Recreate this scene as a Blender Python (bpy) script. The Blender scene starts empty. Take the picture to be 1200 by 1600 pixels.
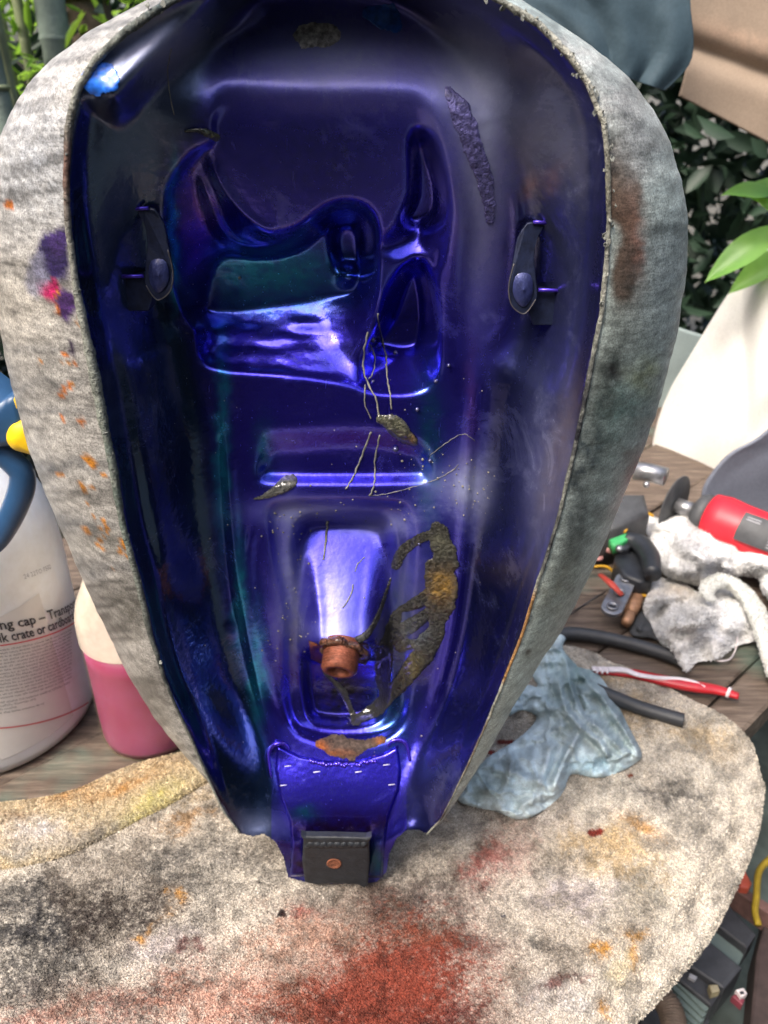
import bpy, math, random
import numpy as np
from math import radians as R, sin, cos, pi, sqrt
from mathutils import Vector, Matrix

random.seed(7); np.random.seed(7)
scene = bpy.context.scene

# ------------------------------------------------------------------ camera, sky, sun, exposure
F = 1186.0                      # focal length in photograph pixels (1200 x 1600)
CAM = np.array([0.0, -0.33, 0.5]); PITCH = R(30)
cd = bpy.data.cameras.new('camera'); cam = bpy.data.objects.new('camera', cd)
scene.collection.objects.link(cam); scene.camera = cam
cam.location = CAM; cam.rotation_euler = (R(90) - PITCH, 0, 0)
cd.sensor_fit = 'VERTICAL'; cd.sensor_height = 36; cd.sensor_width = 27
cd.lens = 36 * F / 1600; cd.clip_start = 0.02; cd.clip_end = 500
cd.dof.use_dof = True; cd.dof.focus_distance = 0.37; cd.dof.aperture_fstop = 13.0

SUN_EL, SUN_AZ = R(54), R(-132)         # azimuth from +Y towards +X ; high on the left, a little behind the camera
sun_dir = Vector((cos(SUN_EL) * sin(SUN_AZ), cos(SUN_EL) * cos(SUN_AZ), sin(SUN_EL)))
world = bpy.data.worlds.new('World'); scene.world = world; world.use_nodes = True
nt = world.node_tree; bg = nt.nodes['Background']
sky = nt.nodes.new('ShaderNodeTexSky'); sky.sky_type = 'NISHITA'; sky.sun_disc = False
sky.sun_elevation = SUN_EL; sky.sun_rotation = SUN_AZ; sky.air_density = 1.0; sky.dust_density = 6.0; sky.ozone_density = 1.0
nt.links.new(sky.outputs[0], bg.inputs[0]); bg.inputs[1].default_value = 0.15
sl = bpy.data.lights.new('sun', 'SUN'); sl.energy = 1.5; sl.angle = R(16); sl.color = (1, 0.95, 0.88)
so = bpy.data.objects.new('sun', sl); scene.collection.objects.link(so)
so.rotation_euler = sun_dir.to_track_quat('Z', 'Y').to_euler()
scene.view_settings.view_transform = 'Standard'; scene.view_settings.look = 'None'
scene.view_settings.exposure = 1.42; scene.view_settings.gamma = 1
scene.render.engine = 'CYCLES'
scene.cycles.max_bounces = 6; scene.cycles.transparent_max_bounces = 8
scene.cycles.caustics_reflective = False; scene.cycles.caustics_refractive = False
try:
    scene.cycles.use_denoising = True
except Exception:
    pass

# ------------------------------------------------------------------ projection helpers
FW = np.array([0, cos(PITCH), -sin(PITCH)]); UP = np.array([0, sin(PITCH), cos(PITCH)])
def ray(px, py):
    px = np.asarray(px, float); py = np.asarray(py, float)
    u = (px - 600) / F; v = (800 - py) / F
    return np.stack([u, FW[1] + v * UP[1], FW[2] + v * UP[2]], -1)
def PY(px, py, Y):
    """world point seen at (px,py) lying at depth Y"""
    d = ray(px, py); t = (np.asarray(Y, float) - CAM[1]) / d[..., 1]
    return CAM + d * t[..., None]
def PZ(px, py, z=0.0):
    """world point seen at (px,py) lying at height z"""
    d = ray(px, py); t = (np.asarray(z, float) - CAM[2]) / d[..., 2]
    return CAM + d * t[..., None]
def V(p): return Vector([float(a) for a in p])

# ------------------------------------------------------------------ numpy noise
def _hash(ix, iy, seed):
    h = (ix.astype(np.int64) * 374761393 + iy.astype(np.int64) * 668265263 + seed * 982451653) & 0xffffffff
    h = ((h ^ (h >> 13)) * 1274126177) & 0xffffffff
    return ((h ^ (h >> 16)) & 0xffff) / 65535.0
def vnoise(x, y, seed=0):
    x = np.asarray(x, float); y = np.asarray(y, float)
    ix = np.floor(x); iy = np.floor(y); fx = x - ix; fy = y - iy
    fx = fx * fx * fx * (fx * (fx * 6 - 15) + 10); fy = fy * fy * fy * (fy * (fy * 6 - 15) + 10)
    a = _hash(ix, iy, seed); b = _hash(ix + 1, iy, seed); c = _hash(ix, iy + 1, seed); d = _hash(ix + 1, iy + 1, seed)
    return (a * (1 - fx) + b * fx) * (1 - fy) + (c * (1 - fx) + d * fx) * fy
def fbm(x, y, sc, octv=4, seed=0, gain=0.5):
    x = np.asarray(x, float) / sc; y = np.asarray(y, float) / sc
    s = 0; a = 1; t = 0
    for o in range(octv):
        s = s + a * vnoise(x + 13.7 * o, y - 7.3 * o, seed + o); t += a; a *= gain; x = x * 2.03 + y * .3; y = y * 2.03 - x * .1
    return s / t
def sm(a, b, x):
    t = np.clip((x - a) / (b - a), 0, 1); return t * t * (3 - 2 * t)
def resample(P, n, closed=True):
    P = np.array(P, float)
    if closed: P = np.vstack([P, P[:1]])
    L = np.r_[0, np.cumsum(np.linalg.norm(np.diff(P, axis=0), axis=1))]
    t = np.linspace(0, L[-1], n, endpoint=not closed)
    return np.stack([np.interp(t, L, P[:, k]) for k in range(P.shape[1])], 1)
def catmull(P, m=6, closed=False):
    P = np.array(P, float); n = len(P); out = []
    for i in range(n if closed else n - 1):
        if closed: p0, p1, p2, p3 = P[(i - 1) % n], P[i], P[(i + 1) % n], P[(i + 2) % n]
        else: p0, p1, p2, p3 = P[max(i - 1, 0)], P[i], P[i + 1], P[min(i + 2, n - 1)]
        for k in range(m):
            t = k / m
            out.append(.5 * ((2 * p1) + (-p0 + p2) * t + (2 * p0 - 5 * p1 + 4 * p2 - p3) * t * t + (-p0 + 3 * p1 - 3 * p2 + p3) * t ** 3))
    if not closed: out.append(P[-1])
    return np.array(out)
def seg_dist(X, Y, P, closed=False):
    """distance to polyline, nearest param (0..1)"""
    P = np.array(P, float); Q = np.roll(P, -1, 0) if closed else P[1:]
    best = np.full(X.shape, 1e9); par = np.zeros(X.shape); n = len(Q)
    for i in range(n):
        a = P[i]; b = Q[i]; ab = b - a; l2 = max(ab @ ab, 1e-9)
        t = np.clip(((X - a[0]) * ab[0] + (Y - a[1]) * ab[1]) / l2, 0, 1)
        d = np.hypot(X - a[0] - t * ab[0], Y - a[1] - t * ab[1])
        m = d < best; best = np.where(m, d, best); par = np.where(m, (i + t) / n, par)
    return best, par
def inside(X, Y, P):
    P = np.array(P, float); Q = np.roll(P, -1, 0); c = np.zeros(X.shape, bool)
    for a, b in zip(P, Q):
        if a[1] == b[1]: continue
        m = ((a[1] > Y) != (b[1] > Y)) & (X < (b[0] - a[0]) * (Y - a[1]) / (b[1] - a[1]) + a[0]); c ^= m
    return c
def sd(X, Y, P):
    d, _ = seg_dist(X, Y, P, True); return np.where(inside(X, Y, P), d, -d)
def nearest_on(X, Y, P):
    P = np.array(P, float); Q = np.roll(P, -1, 0); best = np.full(X.shape, 1e9); ox = X.copy(); oy = Y.copy()
    for a, b in zip(P, Q):
        ab = b - a; l2 = max(ab @ ab, 1e-9)
        t = np.clip(((X - a[0]) * ab[0] + (Y - a[1]) * ab[1]) / l2, 0, 1)
        qx = a[0] + t * ab[0]; qy = a[1] + t * ab[1]; d = np.hypot(X - qx, Y - qy); m = d < best
        best = np.where(m, d, best); ox = np.where(m, qx, ox); oy = np.where(m, qy, oy)
    return ox, oy

# ------------------------------------------------------------------ object helpers
def lin(r, g, b):
    f = lambda c: (c / 255 / 12.92) if c / 255 <= 0.04045 else ((c / 255 + 0.055) / 1.055) ** 2.4
    return np.array([f(r), f(g), f(b)])
def make_obj(name, verts, faces, mat, parent=None, smooth=True, col=None, loc=None, attrs=None):
    me = bpy.data.meshes.new(name)
    verts = np.asarray(verts, float)
    if loc is not None: verts = verts - np.asarray(loc, float)
    if isinstance(faces, np.ndarray) and faces.ndim == 2:
        k = faces.shape[1]; n = len(faces)
        me.vertices.add(len(verts)); me.vertices.foreach_set('co', verts.astype(np.float32).ravel())
        me.loops.add(n * k); me.loops.foreach_set('vertex_index', faces.astype(np.int32).ravel())
        me.polygons.add(n); me.polygons.foreach_set('loop_start', np.arange(0, n * k, k, dtype=np.int32))
        me.update(calc_edges=True); me.validate()
    else:
        me.from_pydata([tuple(v) for v in verts], [], [tuple(int(i) for i in f) for f in faces])
    if smooth: me.polygons.foreach_set('use_smooth', np.ones(len(me.polygons), bool))
    if col is not None:
        a = me.color_attributes.new('Col', 'FLOAT_COLOR', 'POINT'); c = np.ones((len(me.vertices), 4), np.float32); c[:, :3] = np.asarray(col)[:, :3]
        a.data.foreach_set('color', c.ravel())
    for k2, v2 in (attrs or {}).items():
        a = me.attributes.new(k2, 'FLOAT', 'POINT'); a.data.foreach_set('value', np.asarray(v2, np.float32))
    me.update()
    if mat is not None: me.materials.append(mat)
    o = bpy.data.objects.new(name, me); scene.collection.objects.link(o)
    if parent is not None: o.parent = parent
    if loc is not None: o.location = [float(a) for a in loc]
    return o
def tag(o, label=None, cat=None, group=None, kind=None):
    if label: o['label'] = label
    if cat: o['category'] = cat
    if group: o['group'] = group
    if kind: o['kind'] = kind
    return o
def empty(name, label, cat, loc=(0, 0, 0), group=None):
    o = bpy.data.objects.new(name, None); scene.collection.objects.link(o); o.location = [float(a) for a in loc]; o.empty_display_size = .02
    return tag(o, label, cat, group)
def join(parts):
    vs = []; fs = []; n = 0
    for v, f in parts:
        vs.append(np.asarray(v, float)); fs += [tuple(int(i) + n for i in q) for q in f]; n += len(v)
    return np.vstack(vs), fs
def child(name, vf, mat, parent, smooth=True, col=None, kind=None, label=None):
    """part whose vertices are in world space, under an unrotated parent"""
    v, f = vf
    pl = np.zeros(3); p = parent
    while p is not None: pl = pl + np.array(p.location); p = p.parent
    o = make_obj(name, np.asarray(v) - pl, f, mat, parent, smooth, col)
    return tag(o, label=label, kind=kind)
def tube(P, r, seg=12, cap=True, wob=0, flat=1.0):
    P = np.array(P, float); n = len(P); r = np.full(n, r) if np.isscalar(r) else np.interp(np.linspace(0, 1, n), np.linspace(0, 1, len(r)), r)
    T = np.gradient(P, axis=0); T /= np.linalg.norm(T, axis=1)[:, None] + 1e-12
    up = np.array([0, 0, 1.0]) if abs(T[0][2]) < .9 else np.array([1.0, 0, 0])
    N = np.cross(T[0], up); N /= np.linalg.norm(N); vs = []; 
    for i in range(n):
        N = N - T[i] * (N @ T[i]); N /= np.linalg.norm(N); B = np.cross(T[i], N)
        for k in range(seg):
            a = 2 * pi * k / seg; rr = r[i] * (1 + (wob * (random.random() - .5) if wob else 0))
            vs.append(P[i] + N * cos(a) * rr + B * sin(a) * rr * flat)
    fs = [(i * seg + k, i * seg + (k + 1) % seg, (i + 1) * seg + (k + 1) % seg, (i + 1) * seg + k) for i in range(n - 1) for k in range(seg)]
    if cap: fs += [tuple(range(seg))[::-1], tuple((n - 1) * seg + k for k in range(seg))]
    return np.array(vs), fs
def lathe(c, prof, seg=40, axis=None, closed_top=True, closed_bot=True, squash=1.0):
    """prof: list of (r,h) along axis from c"""
    ax = Vector(axis or (0, 0, 1)).normalized(); q = ax.to_track_quat('Z', 'Y'); vs = []
    for r_, h_ in prof:
        for k in range(seg):
            a = 2 * pi * k / seg; p = q @ Vector((r_ * cos(a), r_ * sin(a) * squash, h_)); vs.append(np.array(c) + np.array(p))
    m = len(prof); fs = [(i * seg + k, i * seg + (k + 1) % seg, (i + 1) * seg + (k + 1) % seg, (i + 1) * seg + k) for i in range(m - 1) for k in range(seg)]
    if closed_bot: fs.append(tuple(range(seg))[::-1])
    if closed_top: fs.append(tuple((m - 1) * seg + k for k in range(seg)))
    return np.array(vs), fs
def prism(base, down, bevel=0.0):
    """closed prism from a world-space polygon 'base' (top face) extruded by vector 'down', with a small bevelled top edge"""
    b = np.array(base, float); n = len(b); d = np.array(down, float)
    if bevel:
        c = b.mean(0); L = np.linalg.norm(b - c, axis=1)[:, None]; ins = b - (b - c) / L * bevel * 1.4
        dn = d / np.linalg.norm(d) * bevel
        rings = [ins, b - (b - c) / L * bevel * .3 + dn * .35, b + dn, b + d]
    else: rings = [b, b + d]
    vs = np.vstack(rings); m = len(rings)
    fs = [(i * n + k, (i + 1) * n + k, (i + 1) * n + (k + 1) % n, i * n + (k + 1) % n) for i in range(m - 1) for k in range(n)]
    fs += [tuple(range(n)), tuple((m - 1) * n + k for k in range(n))[::-1]]
    return vs, fs
def grid_patch(poly, step, pad=2.0):
    """regular pixel grid clipped to poly, edge vertices snapped onto the outline"""
    P = np.array(poly, float); x0, y0 = P.min(0) - 2 * step; x1, y1 = P.max(0) + 2 * step
    X, Y = np.meshgrid(np.arange(x0, x1 + step, step), np.arange(y0, y1 + step, step)); s = sd(X, Y, P)
    ny, nx = X.shape; idx = np.arange(nx * ny).reshape(ny, nx)
    keepv = s > -step * 0.72
    q = np.stack([idx[:-1, :-1], idx[1:, :-1], idx[1:, 1:], idx[:-1, 1:]], -1).reshape(-1, 4)
    kv = keepv.ravel(); q = q[kv[q].all(1)]
    out = (s < 0) & keepv; nxp, nyp = nearest_on(X[out], Y[out], P); X = X.copy(); Y = Y.copy(); X[out] = nxp; Y[out] = nyp
    used = np.unique(q); remap = -np.ones(nx * ny, int); remap[used] = np.arange(len(used))
    return X.ravel()[used], Y.ravel()[used], np.maximum(s.ravel()[used], 0), remap[q]

# ------------------------------------------------------------------ materials
def new_mat(name):
    m = bpy.data.materials.new(name); m.use_nodes = True; n = m.node_tree; return m, n, n.nodes['Principled BSDF']
def N(nt, typ, **kw):
    n = nt.nodes.new(typ)
    for k, v in kw.items():
        if k in n.inputs: n.inputs[k].default_value = v
        else: setattr(n, k, v)
    return n
def noise(nt, scale, detail=4, rough=.6, stretch=None, dist=0):
    tc = N(nt, 'ShaderNodeTexCoord'); nz = N(nt, 'ShaderNodeTexNoise'); nz.inputs['Scale'].default_value = scale
    nz.inputs['Detail'].default_value = detail; nz.inputs['Roughness'].default_value = rough; nz.inputs['Distortion'].default_value = dist
    if stretch:
        mp = N(nt, 'ShaderNodeMapping'); mp.inputs['Scale'].default_value = stretch[:3]
        if len(stretch) > 3: mp.inputs['Rotation'].default_value = (0, 0, stretch[3])
        nt.links.new(tc.outputs['Object'], mp.inputs[0]); nt.links.new(mp.outputs[0], nz.inputs['Vector'])
    else: nt.links.new(tc.outputs['Object'], nz.inputs['Vector'])
    return nz.outputs['Fac']
def ramp(nt, fac, stops):
    r = N(nt, 'ShaderNodeValToRGB'); e = r.color_ramp.elements
    while len(e) < len(stops): e.new(.5)
    for s, (p, c) in zip(e, stops):
        s.position = p; s.color = (*([c] * 3 if np.isscalar(c) else c), 1)
    nt.links.new(fac, r.inputs[0]); return r.outputs[0]
def mix(nt, fac, a, b, mode='MIX'):
    m = N(nt, 'ShaderNodeMix', data_type='RGBA', blend_type=mode)
    for i, v in ((0, fac), (6, a), (7, b)):
        if hasattr(v, 'links') or isinstance(v, bpy.types.NodeSocket): nt.links.new(v, m.inputs[i])
        else: m.inputs[i].default_value = v if i == 0 else (*[float(x) for x in v][:3], 1)
    return m.outputs[2]
def math_(nt, op, a, b=None, clamp=False):
    m = N(nt, 'ShaderNodeMath', operation=op, use_clamp=clamp)
    for i, v in ((0, a), (1, b)):
        if v is None: continue
        if isinstance(v, bpy.types.NodeSocket): nt.links.new(v, m.inputs[i])
        else: m.inputs[i].default_value = v
    return m.outputs[0]
def bump(nt, bs, h, strength=.3, dist=.001):
    b = N(nt, 'ShaderNodeBump'); b.inputs['Strength'].default_value = strength; b.inputs['Distance'].default_value = dist
    nt.links.new(h, b.inputs['Height']); nt.links.new(b.outputs[0], bs.inputs['Normal']); return b
def simple(name, col, rough=.5, metal=0, var=.25, scale=60, bmp=.15, bdist=.0006, coat=0, trans=0, stretch=None):
    m, n, b = new_mat(name); col = np.array(col, float)
    f = noise(n, scale, 5, .65, stretch); c = ramp(n, f, [(.3, tuple(col * (1 - var))), (.7, tuple(np.minimum(col * (1 + var), .95)))])
    n.links.new(c, b.inputs['Base Color']); b.inputs['Roughness'].default_value = rough; b.inputs['Metallic'].default_value = metal
    b.inputs['Coat Weight'].default_value = coat; b.inputs['Coat Roughness'].default_value = .08
    if trans:
        tr = N(n, 'ShaderNodeBsdfTranslucent'); n.links.new(c, tr.inputs[0]); mx = N(n, 'ShaderNodeMixShader'); mx.inputs[0].default_value = trans
        n.links.new(b.outputs[0], mx.inputs[1]); n.links.new(tr.outputs[0], mx.inputs[2]); n.links.new(mx.outputs[0], n.nodes['Material Output'].inputs[0])
    if bmp: bump(n, b, noise(n, scale * 4, 4, .6, stretch), bmp, bdist)
    return m
def vcol(name, rough=.8, grain=900, gamt=.5, bscale=600, bstr=.5, bdist=.001, metal=0, coat=0, voro=None, trans=0, rowdir=None):
    """colour comes from the mesh attribute Col (stains, wear), grain and relief from noise"""
    m, n, b = new_mat(name); at = N(n, 'ShaderNodeAttribute', attribute_name='Col')
    g = ramp(n, noise(n, grain, 3, .7), [(.32, 1 - gamt), (.68, 1 + gamt * .35)])
    c = mix(n, 1.0, at.outputs['Color'], g, 'MULTIPLY')
    h = noise(n, bscale, 4, .65)
    if voro:
        tc = N(n, 'ShaderNodeTexCoord'); mp = N(n, 'ShaderNodeMapping'); mp.inputs['Scale'].default_value = (1, 1.0, .6); mp.inputs['Rotation'].default_value = (0, 0, .75)
        vo = N(n, 'ShaderNodeTexVoronoi'); vo.inputs['Scale'].default_value = voro; vo.inputs['Randomness'].default_value = .75
        n.links.new(tc.outputs['Object'], mp.inputs[0])
        wz = N(n, 'ShaderNodeTexNoise'); wz.inputs['Scale'].default_value = 25; n.links.new(tc.outputs['Object'], wz.inputs['Vector'])
        vm = N(n, 'ShaderNodeVectorMath', operation='SCALE'); n.links.new(wz.outputs['Color'], vm.inputs[0]); vm.inputs['Scale'].default_value = .01
        va = N(n, 'ShaderNodeVectorMath', operation='ADD'); n.links.new(mp.outputs[0], va.inputs[0]); n.links.new(vm.outputs[0], va.inputs[1])
        n.links.new(va.outputs[0], vo.inputs['Vector'])
        dark = ramp(n, vo.outputs['Distance'], [(.22, 1.2), (.60, .58)])
        c = mix(n, .85, c, dark, 'MULTIPLY'); h = math_(n, 'SUBTRACT', h, vo.outputs['Distance'])
    n.links.new(c, b.inputs['Base Color']); b.inputs['Roughness'].default_value = rough; b.inputs['Metallic'].default_value = metal; b.inputs['Coat Weight'].default_value = coat
    b.inputs['Specular IOR Level'].default_value = .3
    bump(n, b, h, bstr, bdist)
    if trans:
        tr = N(n, 'ShaderNodeBsdfTranslucent'); n.links.new(c, tr.inputs[0]); mx = N(n, 'ShaderNodeMixShader'); mx.inputs[0].default_value = trans
        n.links.new(b.outputs[0], mx.inputs[1]); n.links.new(tr.outputs[0], mx.inputs[2]); n.links.new(mx.outputs[0], n.nodes['Material Output'].inputs[0])
    return m

# candy paint of the tank's tunnel
paint, n, b = new_mat('candy_violet_paint')
at = N(n, 'ShaderNodeAttribute', attribute_name='Col'); du = N(n, 'ShaderNodeAttribute', attribute_name='dust_haze')
fl = ramp(n, noise(n, 2200, 2, .8), [(.35, .72), (.75, 1.35)])
base = mix(n, .8, at.outputs['Color'], fl, 'MULTIPLY')
sp = ramp(n, noise(n, 420, 2, .9), [(.70, 0.0), (.76, 1.0)])
dn = math_(n, 'MULTIPLY', ramp(n, noise(n, 160, 6, .75), [(.3, .72), (.7, 1.0)]), du.outputs['Fac'], True)
sc_n = ramp(n, noise(n, 26, 8, .78, None, .6), [(.54, 0.0), (.66, 1.0)]); dn = math_(n, 'ADD', dn, math_(n, 'MULTIPLY', sc_n, .16), True)
str_n = ramp(n, noise(n, 60, 3, .6, (7, 1, 1.2), .8), [(.69, 0.0), (.715, 1.0)]); dn = math_(n, 'ADD', dn, math_(n, 'MULTIPLY', str_n, .10), True)
dn2 = math_(n, 'ADD', dn, math_(n, 'MULTIPLY', sp, .22), True)
base = mix(n, dn2, base, (.20, .22, .36))
n.links.new(base, b.inputs['Base Color'])
n.links.new(math_(n, 'SUBTRACT', .92, dn2, True), b.inputs['Metallic'])
n.links.new(math_(n, 'ADD', math_(n, 'MULTIPLY', dn2, .5), .22), b.inputs['Roughness'])
b.inputs['Coat Weight'].default_value = .55; b.inputs['Coat IOR'].default_value = 1.5
n.links.new(math_(n, 'ADD', math_(n, 'MULTIPLY', dn2, .6), .03), b.inputs['Coat Roughness'])
op = math_(n, 'ADD', math_(n, 'MULTIPLY', noise(n, 260, 2, .5), .6), math_(n, 'MULTIPLY', noise(n, 40, 2, .5), 1.2))
bp = bump(n, b, op, .22, .0012); n.links.new(bp.outputs[0], b.inputs['Coat Normal'])
M_PAINT = paint
# bare, sanded and primed outer skin
shell_m, n, b = new_mat('sanded_metal_skin')
at = N(n, 'ShaderNodeAttribute', attribute_name='Col')
g1 = mix(n, .75, ramp(n, noise(n, 1100, 5, .85), [(.36, .40), (.52, 1.0), (.68, 1.55)]), ramp(n, noise(n, 260, 6, .8), [(.38, .6), (.55, 1.05), (.7, 1.3)]), 'MULTIPLY')
g2 = ramp(n, noise(n, 55, 6, .7, (1, 1, 4.5)), [(.35, .58), (.65, 1.28)])
c = mix(n, .8, mix(n, 1, at.outputs['Color'], g1, 'MULTIPLY'), g2, 'MULTIPLY'); n.links.new(c, b.inputs['Base Color'])
b.inputs['Metallic'].default_value = .25; b.inputs['Roughness'].default_value = .48
bump(n, b, math_(n, 'ADD', noise(n, 620, 4, .8), math_(n, 'MULTIPLY', noise(n, 90, 5, .6, (1, 1, 5)), 1.2)), .32, .0008)
M_SHELL = shell_m
M_CRUST = vcol('seam_crust', .75, 500, .6, 500, .9, .002)
M_TAR = vcol('tar_sealant', .3, 700, .6, 420, 1.0, .0035, coat=.7)
M_TOWEL = vcol('terry_towel', .95, 1300, .35, 900, .8, .0016, voro=760)
M_CLOTH = vcol('worn_cotton', 1.0, 900, .25, 1400, .35, .0006)
M_TERRY = vcol('white_terry', .95, 900, .2, 900, .6, .0015)
M_WOOD, n, b = new_mat('weathered_board')
f = noise(n, 14, 8, .7, (1, 12, 6)); f2 = noise(n, 6, 4, .6)
c = ramp(n, f, [(.28, (.022, .015, .011)), (.5, (.105, .075, .055)), (.72, (.22, .17, .13))])
gr = ramp(n, f2, [(.55, 0.0), (.68, 1.0)]); c = mix(n, math_(n, 'MULTIPLY', gr, .55), c, (.10, .19, .15)); n.links.new(c, b.inputs['Base Color'])
b.inputs['Roughness'].default_value = .75; bump(n, b, f, .7, .003)

# ================================================================== SETTING
ground_v = np.array([(-60, -60, -.78), (60, -60, -.78), (60, 60, -.78), (-60, 60, -.78)])
M_SOIL = simple('yard_soil', (.07, .065, .05), .95, 0, .5, 8, .5, .01)
tag(make_obj('ground', ground_v, [(0, 1, 2, 3)], M_SOIL, smooth=False), 'dark earth of the yard far below the table', kind='structure')
# ================================================================== FUEL TANK
RIM = [(375,1302),(350,1268),(322,1210),(288,1130),(256,1060),(234,990),(214,900),(194,830),(178,740),(162,660),(148,590),(134,520),(118,440),(107,360),(104,280),(108,200),(122,140),(150,95),(195,50),(250,12),(310,-22),(420,-60),(530,-72),(650,-55),(740,-18),(790,5),(840,38),(885,82),(920,130),(943,190),(950,260),(951,340),(947,420),(940,490),(927,560),(911,640),(890,740),(866,830),(840,910),(815,990),(782,1080),(750,1150),(718,1222),(690,1280),(668,1304),
       (655,1297),(636,1297),(620,1310),(608,1335),(604,1362),(588,1378),(540,1385),(480,1379),(450,1371),(443,1340),(430,1315),(412,1303),(395,1307)]
STEP = 2.2
px0, px1, py0, py1 = 96, 960, -82, 1392
GX, GY = np.meshgrid(np.arange(px0, px1, STEP), np.arange(py0, py1, STEP))
def S01(t): t = np.clip(t, 0, 1); return t * t * (3 - 2 * t)
def loft(O, I, lin_=False):
    O = catmull(O, 3, True); I = catmull(I, 3, True)
    so_ = sd(GX, GY, O); si = sd(GX, GY, I)
    do = np.maximum(so_, 0); di = np.maximum(-si, 0); t = do / (do + di + 1e-6); t = np.where(so_ <= 0, 0, np.where(si >= 0, 1, t))
    return t if lin_ else S01(t)
def ridge(P, w, h, taper=True):
    d, t = seg_dist(GX, GY, catmull(P, 4)); k = np.clip(1 - d / w, 0, 1); k = k * k * (3 - 2 * k)
    return h * k * (np.clip(np.minimum(t, 1 - t) * 6, 0, 1) if taper else 1)
def ring(cx, cy, r, h):
    d = np.hypot(GX - cx, GY - cy); return h * np.exp(-((d - r) / (r * .42)) ** 2) - h * .9 * np.exp(-(d / (r * .55)) ** 2)
def blur(A, s):
    r = int(3 * s) + 1; k = np.exp(-(np.arange(-r, r + 1) / s) ** 2 / 2); k /= k.sum()
    B = np.pad(A, ((0, 0), (r, r)), 'edge'); B = sum(k[i] * B[:, i:i + A.shape[1]] for i in range(2 * r + 1))
    C_ = np.pad(B, ((r, r), (0, 0)), 'edge'); return sum(k[i] * C_[i:i + A.shape[0], :] for i in range(2 * r + 1))
FLOOR = [(350,60),(332,120),(326,175),(318,222),(285,248),(264,300),(258,340),(262,400),(280,478),(305,512),(320,565),(335,640),(345,760),(354,880),(378,1000),(405,1100),(425,1160),(440,1225),(450,1290),(520,1310),(605,1290),(622,1230),(648,1160),(685,1080),(708,980),(718,880),(730,780),(740,690),(744,600),(756,558),(792,520),(806,450),(813,340),(803,280),(768,220),(738,150),(704,90),(655,40),(600,5),(480,-12),(395,8)]
# where each slope of the tunnel lies, its depth in metres
wallt = loft(RIM, FLOOR, True)
taper_y = 1 - .86 * sm(1060, 1330, GY) - .0 * GY
wall = (.024 + .032 * sm(150, 520, GY)) * (0.30 * S01(wallt * 5) + 0.70 * S01(wallt)) * taper_y
D = blur(wall, 2.2)
inF = loft(RIM, FLOOR) 
D += .019 * inF * (1 - sm(-10, 180, GY))
D += -.010 * ridge([(150,178),(180,142),(218,104),(268,60),(330,18),(410,-18)], 54, 1.35)
P1 = loft([(338,128),(480,132),(640,134),(682,172),(698,245),(706,320),(698,400),(686,440),(688,500),(688,585),(655,618),(580,616),(535,602),(450,588),(322,575),(305,515),(280,480),(260,400),(255,340),(262,285),(298,236),(330,215)],
          [(350,180),(480,184),(628,186),(660,204),(684,250),(692,320),(684,400),(672,440),(676,500),(676,575),(650,604),(590,605),(540,590),(450,578),(330,565),(313,510),(290,478),(270,400),(266,340),(272,290),(305,245),(338,225)])
D += .0045 * P1
P2a = loft([(300,240),(328,238),(346,290),(386,338),(428,362),(470,352),(505,325),(545,314),(582,330),(594,375),(590,430),(592,480),(587,530),(566,585),(530,592),(450,580),(325,568),(308,515),(284,478),(266,400),(262,335),(270,285)],
           [(352,402),(388,402),(432,400),(474,386),(512,356),(545,346),(562,362),(566,400),(562,440),(550,458),(520,464),(450,476),(332,490),(322,468),(332,430)], True)
led = sm(480, 500, GY) * (1 - sm(575, 592, GY))
wob = (fbm(GX, GY * 4.5 - GX * .25, 60, 3, 5) - .5)
D += .027 * P2a + .0030 * wob * led * (P2a > .02) * (GX < 600)
D += -ridge([(308,262),(326,312),(350,366),(398,388),(440,381),(470,366)], 8, .0050)
D += -ridge([(330,250),(352,300),(395,350),(440,372)], 7, .0034)
D += .010 * loft([(508,352),(520,330),(545,322),(572,334),(584,370),(582,430),(560,446),(520,430)], [(530,372),(538,362),(546,360),(553,368),(555,385),(553,402),(545,408),(534,398)])
D += -.010 * np.exp(-((GX - 546) ** 2 + (GY - 428) ** 2) / 15 ** 2)
P2b = loft([(640,212),(655,200),(680,226),(694,280),(696,340),(676,398),(640,410),(600,402),(588,385),(602,366),(625,345),(642,300)],
           [(650,224),(662,232),(680,282),(680,326),(656,344),(640,345),(634,335),(650,300)], True)
D += .019 * P2b
P2c = loft([(594,470),(626,420),(655,402),(672,425),(682,480),(680,572),(654,606),(590,610),(560,594),(560,560),(582,530)],
           [(636,435),(650,426),(660,480),(656,530),(644,543),(595,541),(582,538),(602,515),(618,490)], True)
D += .026 * P2c
D += .0080 * loft([(392,650),(410,664),(560,650),(672,686),(676,748),(655,760),(412,760),(396,742)], [(430,718),(470,716),(560,716),(640,718),(652,730),(642,737),(436,737),(428,730)])
D += .006 * loft([(414,805),(440,780),(612,780),(645,800),(654,860),(646,950),(645,1100),(618,1150),(560,1165),(490,1160),(448,1132),(438,1050),(438,950),(422,880)],
                 [(432,812),(450,796),(605,796),(630,812),(636,860),(630,950),(628,1090),(606,1134),(560,1146),(496,1142),(464,1118),(455,1050),(455,950),(440,880)])
D += .012 * loft([(468,815),(484,800),(595,800),(618,835),(622,900),(612,1000),(610,1090),(588,1132),(500,1136),(474,1105),(466,1000),(458,900),(454,850)],
                 [(482,832),(492,822),(586,820),(600,850),(604,900),(596,1000),(592,1080),(576,1112),(508,1116),(488,1095),(482,1000),(474,900),(470,850)])
boss = loft([(470,812),(590,808),(612,850),(606,1000),(596,1030),(482,1030),(472,1000),(464,850)], [(508,826),(566,826),(568,900),(562,960),(558,1014),(512,1014),(508,960),(504,900)], True)
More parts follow.
